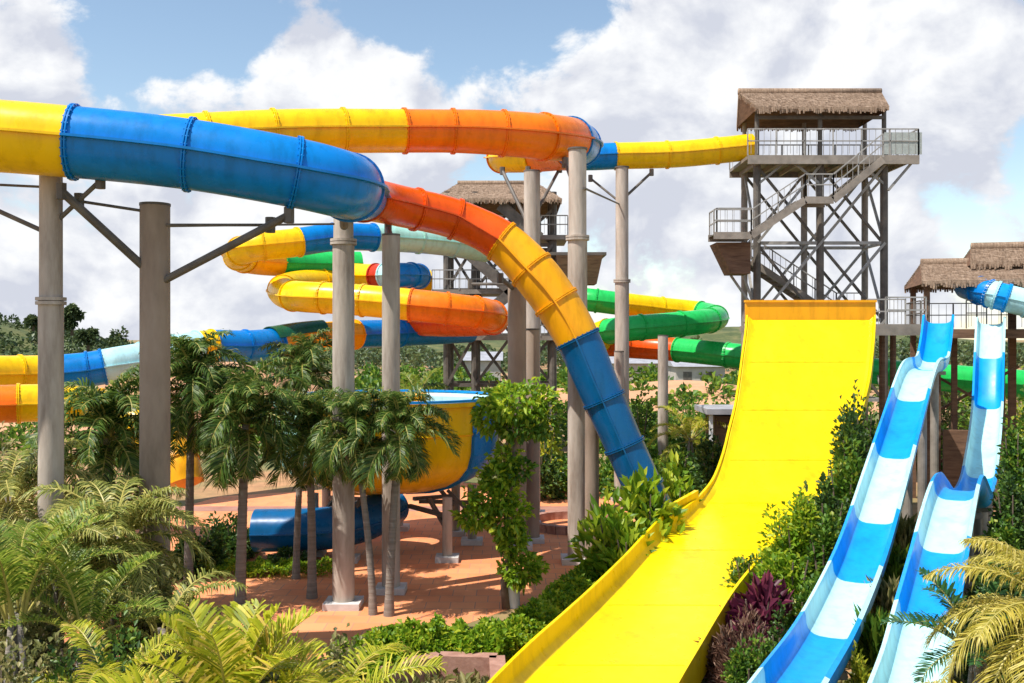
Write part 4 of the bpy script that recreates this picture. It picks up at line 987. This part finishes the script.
def cn(scale, detail, rough, off=None, dist=.0):
    n = N('ShaderNodeTexNoise'); n.inputs['Scale'].default_value = scale; n.inputs['Detail'].default_value = detail; n.inputs['Roughness'].default_value = rough; n.inputs['Distortion'].default_value = dist
    if off:
        q = N('ShaderNodeVectorMath', operation='ADD'); q.inputs[1].default_value = off; nt.links.new(mp.outputs[0], q.inputs[0]); nt.links.new(q.outputs[0], n.inputs['Vector'])
    else: nt.links.new(mp.outputs[0], n.inputs['Vector'])
    return n.outputs['Fac']
base = cn(7.5, 10, .60, dist=.2); base_up = cn(7.5, 4, .5, (-.02, 0, .04), .2)
def lobe(px, py, rad, amp):
    d = Vector(((px - 512) / 1000, 1, (338 - py) / 1000)).normalized()
    n = N('ShaderNodeVectorMath', operation='DOT_PRODUCT'); nt.links.new(tc.outputs['Generated'], n.inputs[0]); n.inputs[1].default_value = d
    c = math.cos(rad / 1000)
    mr = N('ShaderNodeMapRange', interpolation_type='SMOOTHSTEP'); nt.links.new(n.outputs['Value'], mr.inputs[0]); mr.inputs[1].default_value = c; mr.inputs[2].default_value = 1; mr.inputs[3].default_value = 0; mr.inputs[4].default_value = amp
    return mr.outputs[0]
tot = base
for l in [(440, 10, 130, -.24), (190, 30, 130, -.20), (570, 30, 70, -.12), (960, 195, 110, -.07), (325, 80, 90, .26), (440, 95, 80, .20), (385, 100, 80, .12), (200, 110, 60, .12), (500, 90, 50, .10), (800, 60, 260, .20), (30, 85, 70, .14), (650, 130, 110, .10), (350, 260, 200, .12), (80, 260, 170, .12), (30, 20, 80, .06), (670, 250, 110, .06), (920, 100, 120, .1), (900, 270, 80, .1)]:
    tot = math_('ADD', tot, lobe(*l))
sx = N('ShaderNodeSeparateXYZ'); nt.links.new(tc.outputs['Generated'], sx.inputs[0])
hi = N('ShaderNodeMapRange', interpolation_type='SMOOTHSTEP'); nt.links.new(sx.outputs[2], hi.inputs[0]); hi.inputs[1].default_value = .42; hi.inputs[2].default_value = .75; hi.inputs[3].default_value = 0; hi.inputs[4].default_value = .14
tot = math_('SUBTRACT', tot, hi.outputs[0])
lo = N('ShaderNodeMapRange', interpolation_type='SMOOTHSTEP'); nt.links.new(sx.outputs[2], lo.inputs[0]); lo.inputs[1].default_value = .0; lo.inputs[2].default_value = .16; lo.inputs[3].default_value = .12; lo.inputs[4].default_value = 0
tot = math_('ADD', tot, lo.outputs[0])
cov = N('ShaderNodeMapRange', interpolation_type='SMOOTHSTEP'); nt.links.new(tot, cov.inputs[0]); cov.inputs[1].default_value = .455; cov.inputs[2].default_value = .565
# cloud tone: density minus density above = lit tops, grey bases
den = math_('SUBTRACT', base, base_up)
tone = N('ShaderNodeMapRange'); nt.links.new(den, tone.inputs[0]); tone.inputs[1].default_value = -.10; tone.inputs[2].default_value = .08
cr = N('ShaderNodeValToRGB'); nt.links.new(tone.outputs[0], cr.inputs[0])
cr.color_ramp.elements[0].color = (5.2, 5.45, 6.2, 1); cr.color_ramp.elements[1].color = (7.8, 7.9, 8.05, 1)
sc_ = N('ShaderNodeMix', data_type='RGBA', blend_type='MULTIPLY'); sc_.inputs[0].default_value = 1; nt.links.new(sky.outputs[0], sc_.inputs[6]); sc_.inputs[7].default_value = (1.6, 1.5, 1.34, 1)
mx = N('ShaderNodeMix', data_type='RGBA'); nt.links.new(cov.outputs[0], mx.inputs[0]); nt.links.new(sc_.outputs[2], mx.inputs[6]); nt.links.new(cr.outputs[0], mx.inputs[7])
nt.links.new(mx.outputs[2], bgn.inputs[0])
sl = bpy.data.lights.new('sun', 'SUN'); sl.energy = 5.0; sl.angle = R(.5); sl.color = (1, .95, .87); so = bpy.data.objects.new('sun', sl); col.objects.link(so)
so.rotation_euler = (-sund).to_track_quat('-Z', 'Y').to_euler()
cd = bpy.data.cameras.new('camera'); cd.sensor_width = 36; cd.lens = 36 * F / 1024; cd.shift_y = (HY - 341.5) / 1024; cd.clip_end = 8000
co = bpy.data.objects.new('camera', cd); col.objects.link(co); co.location = (0, 0, CAMZ); co.rotation_euler = (R(90), 0, 0); scene.camera = co
vs = scene.view_settings; vs.view_transform = 'Standard'; vs.look = 'None'; vs.exposure = 0.36; vs.gamma = 1; vs.use_curve_mapping = False
scene.cycles.max_bounces = 6; scene.cycles.use_denoising = True
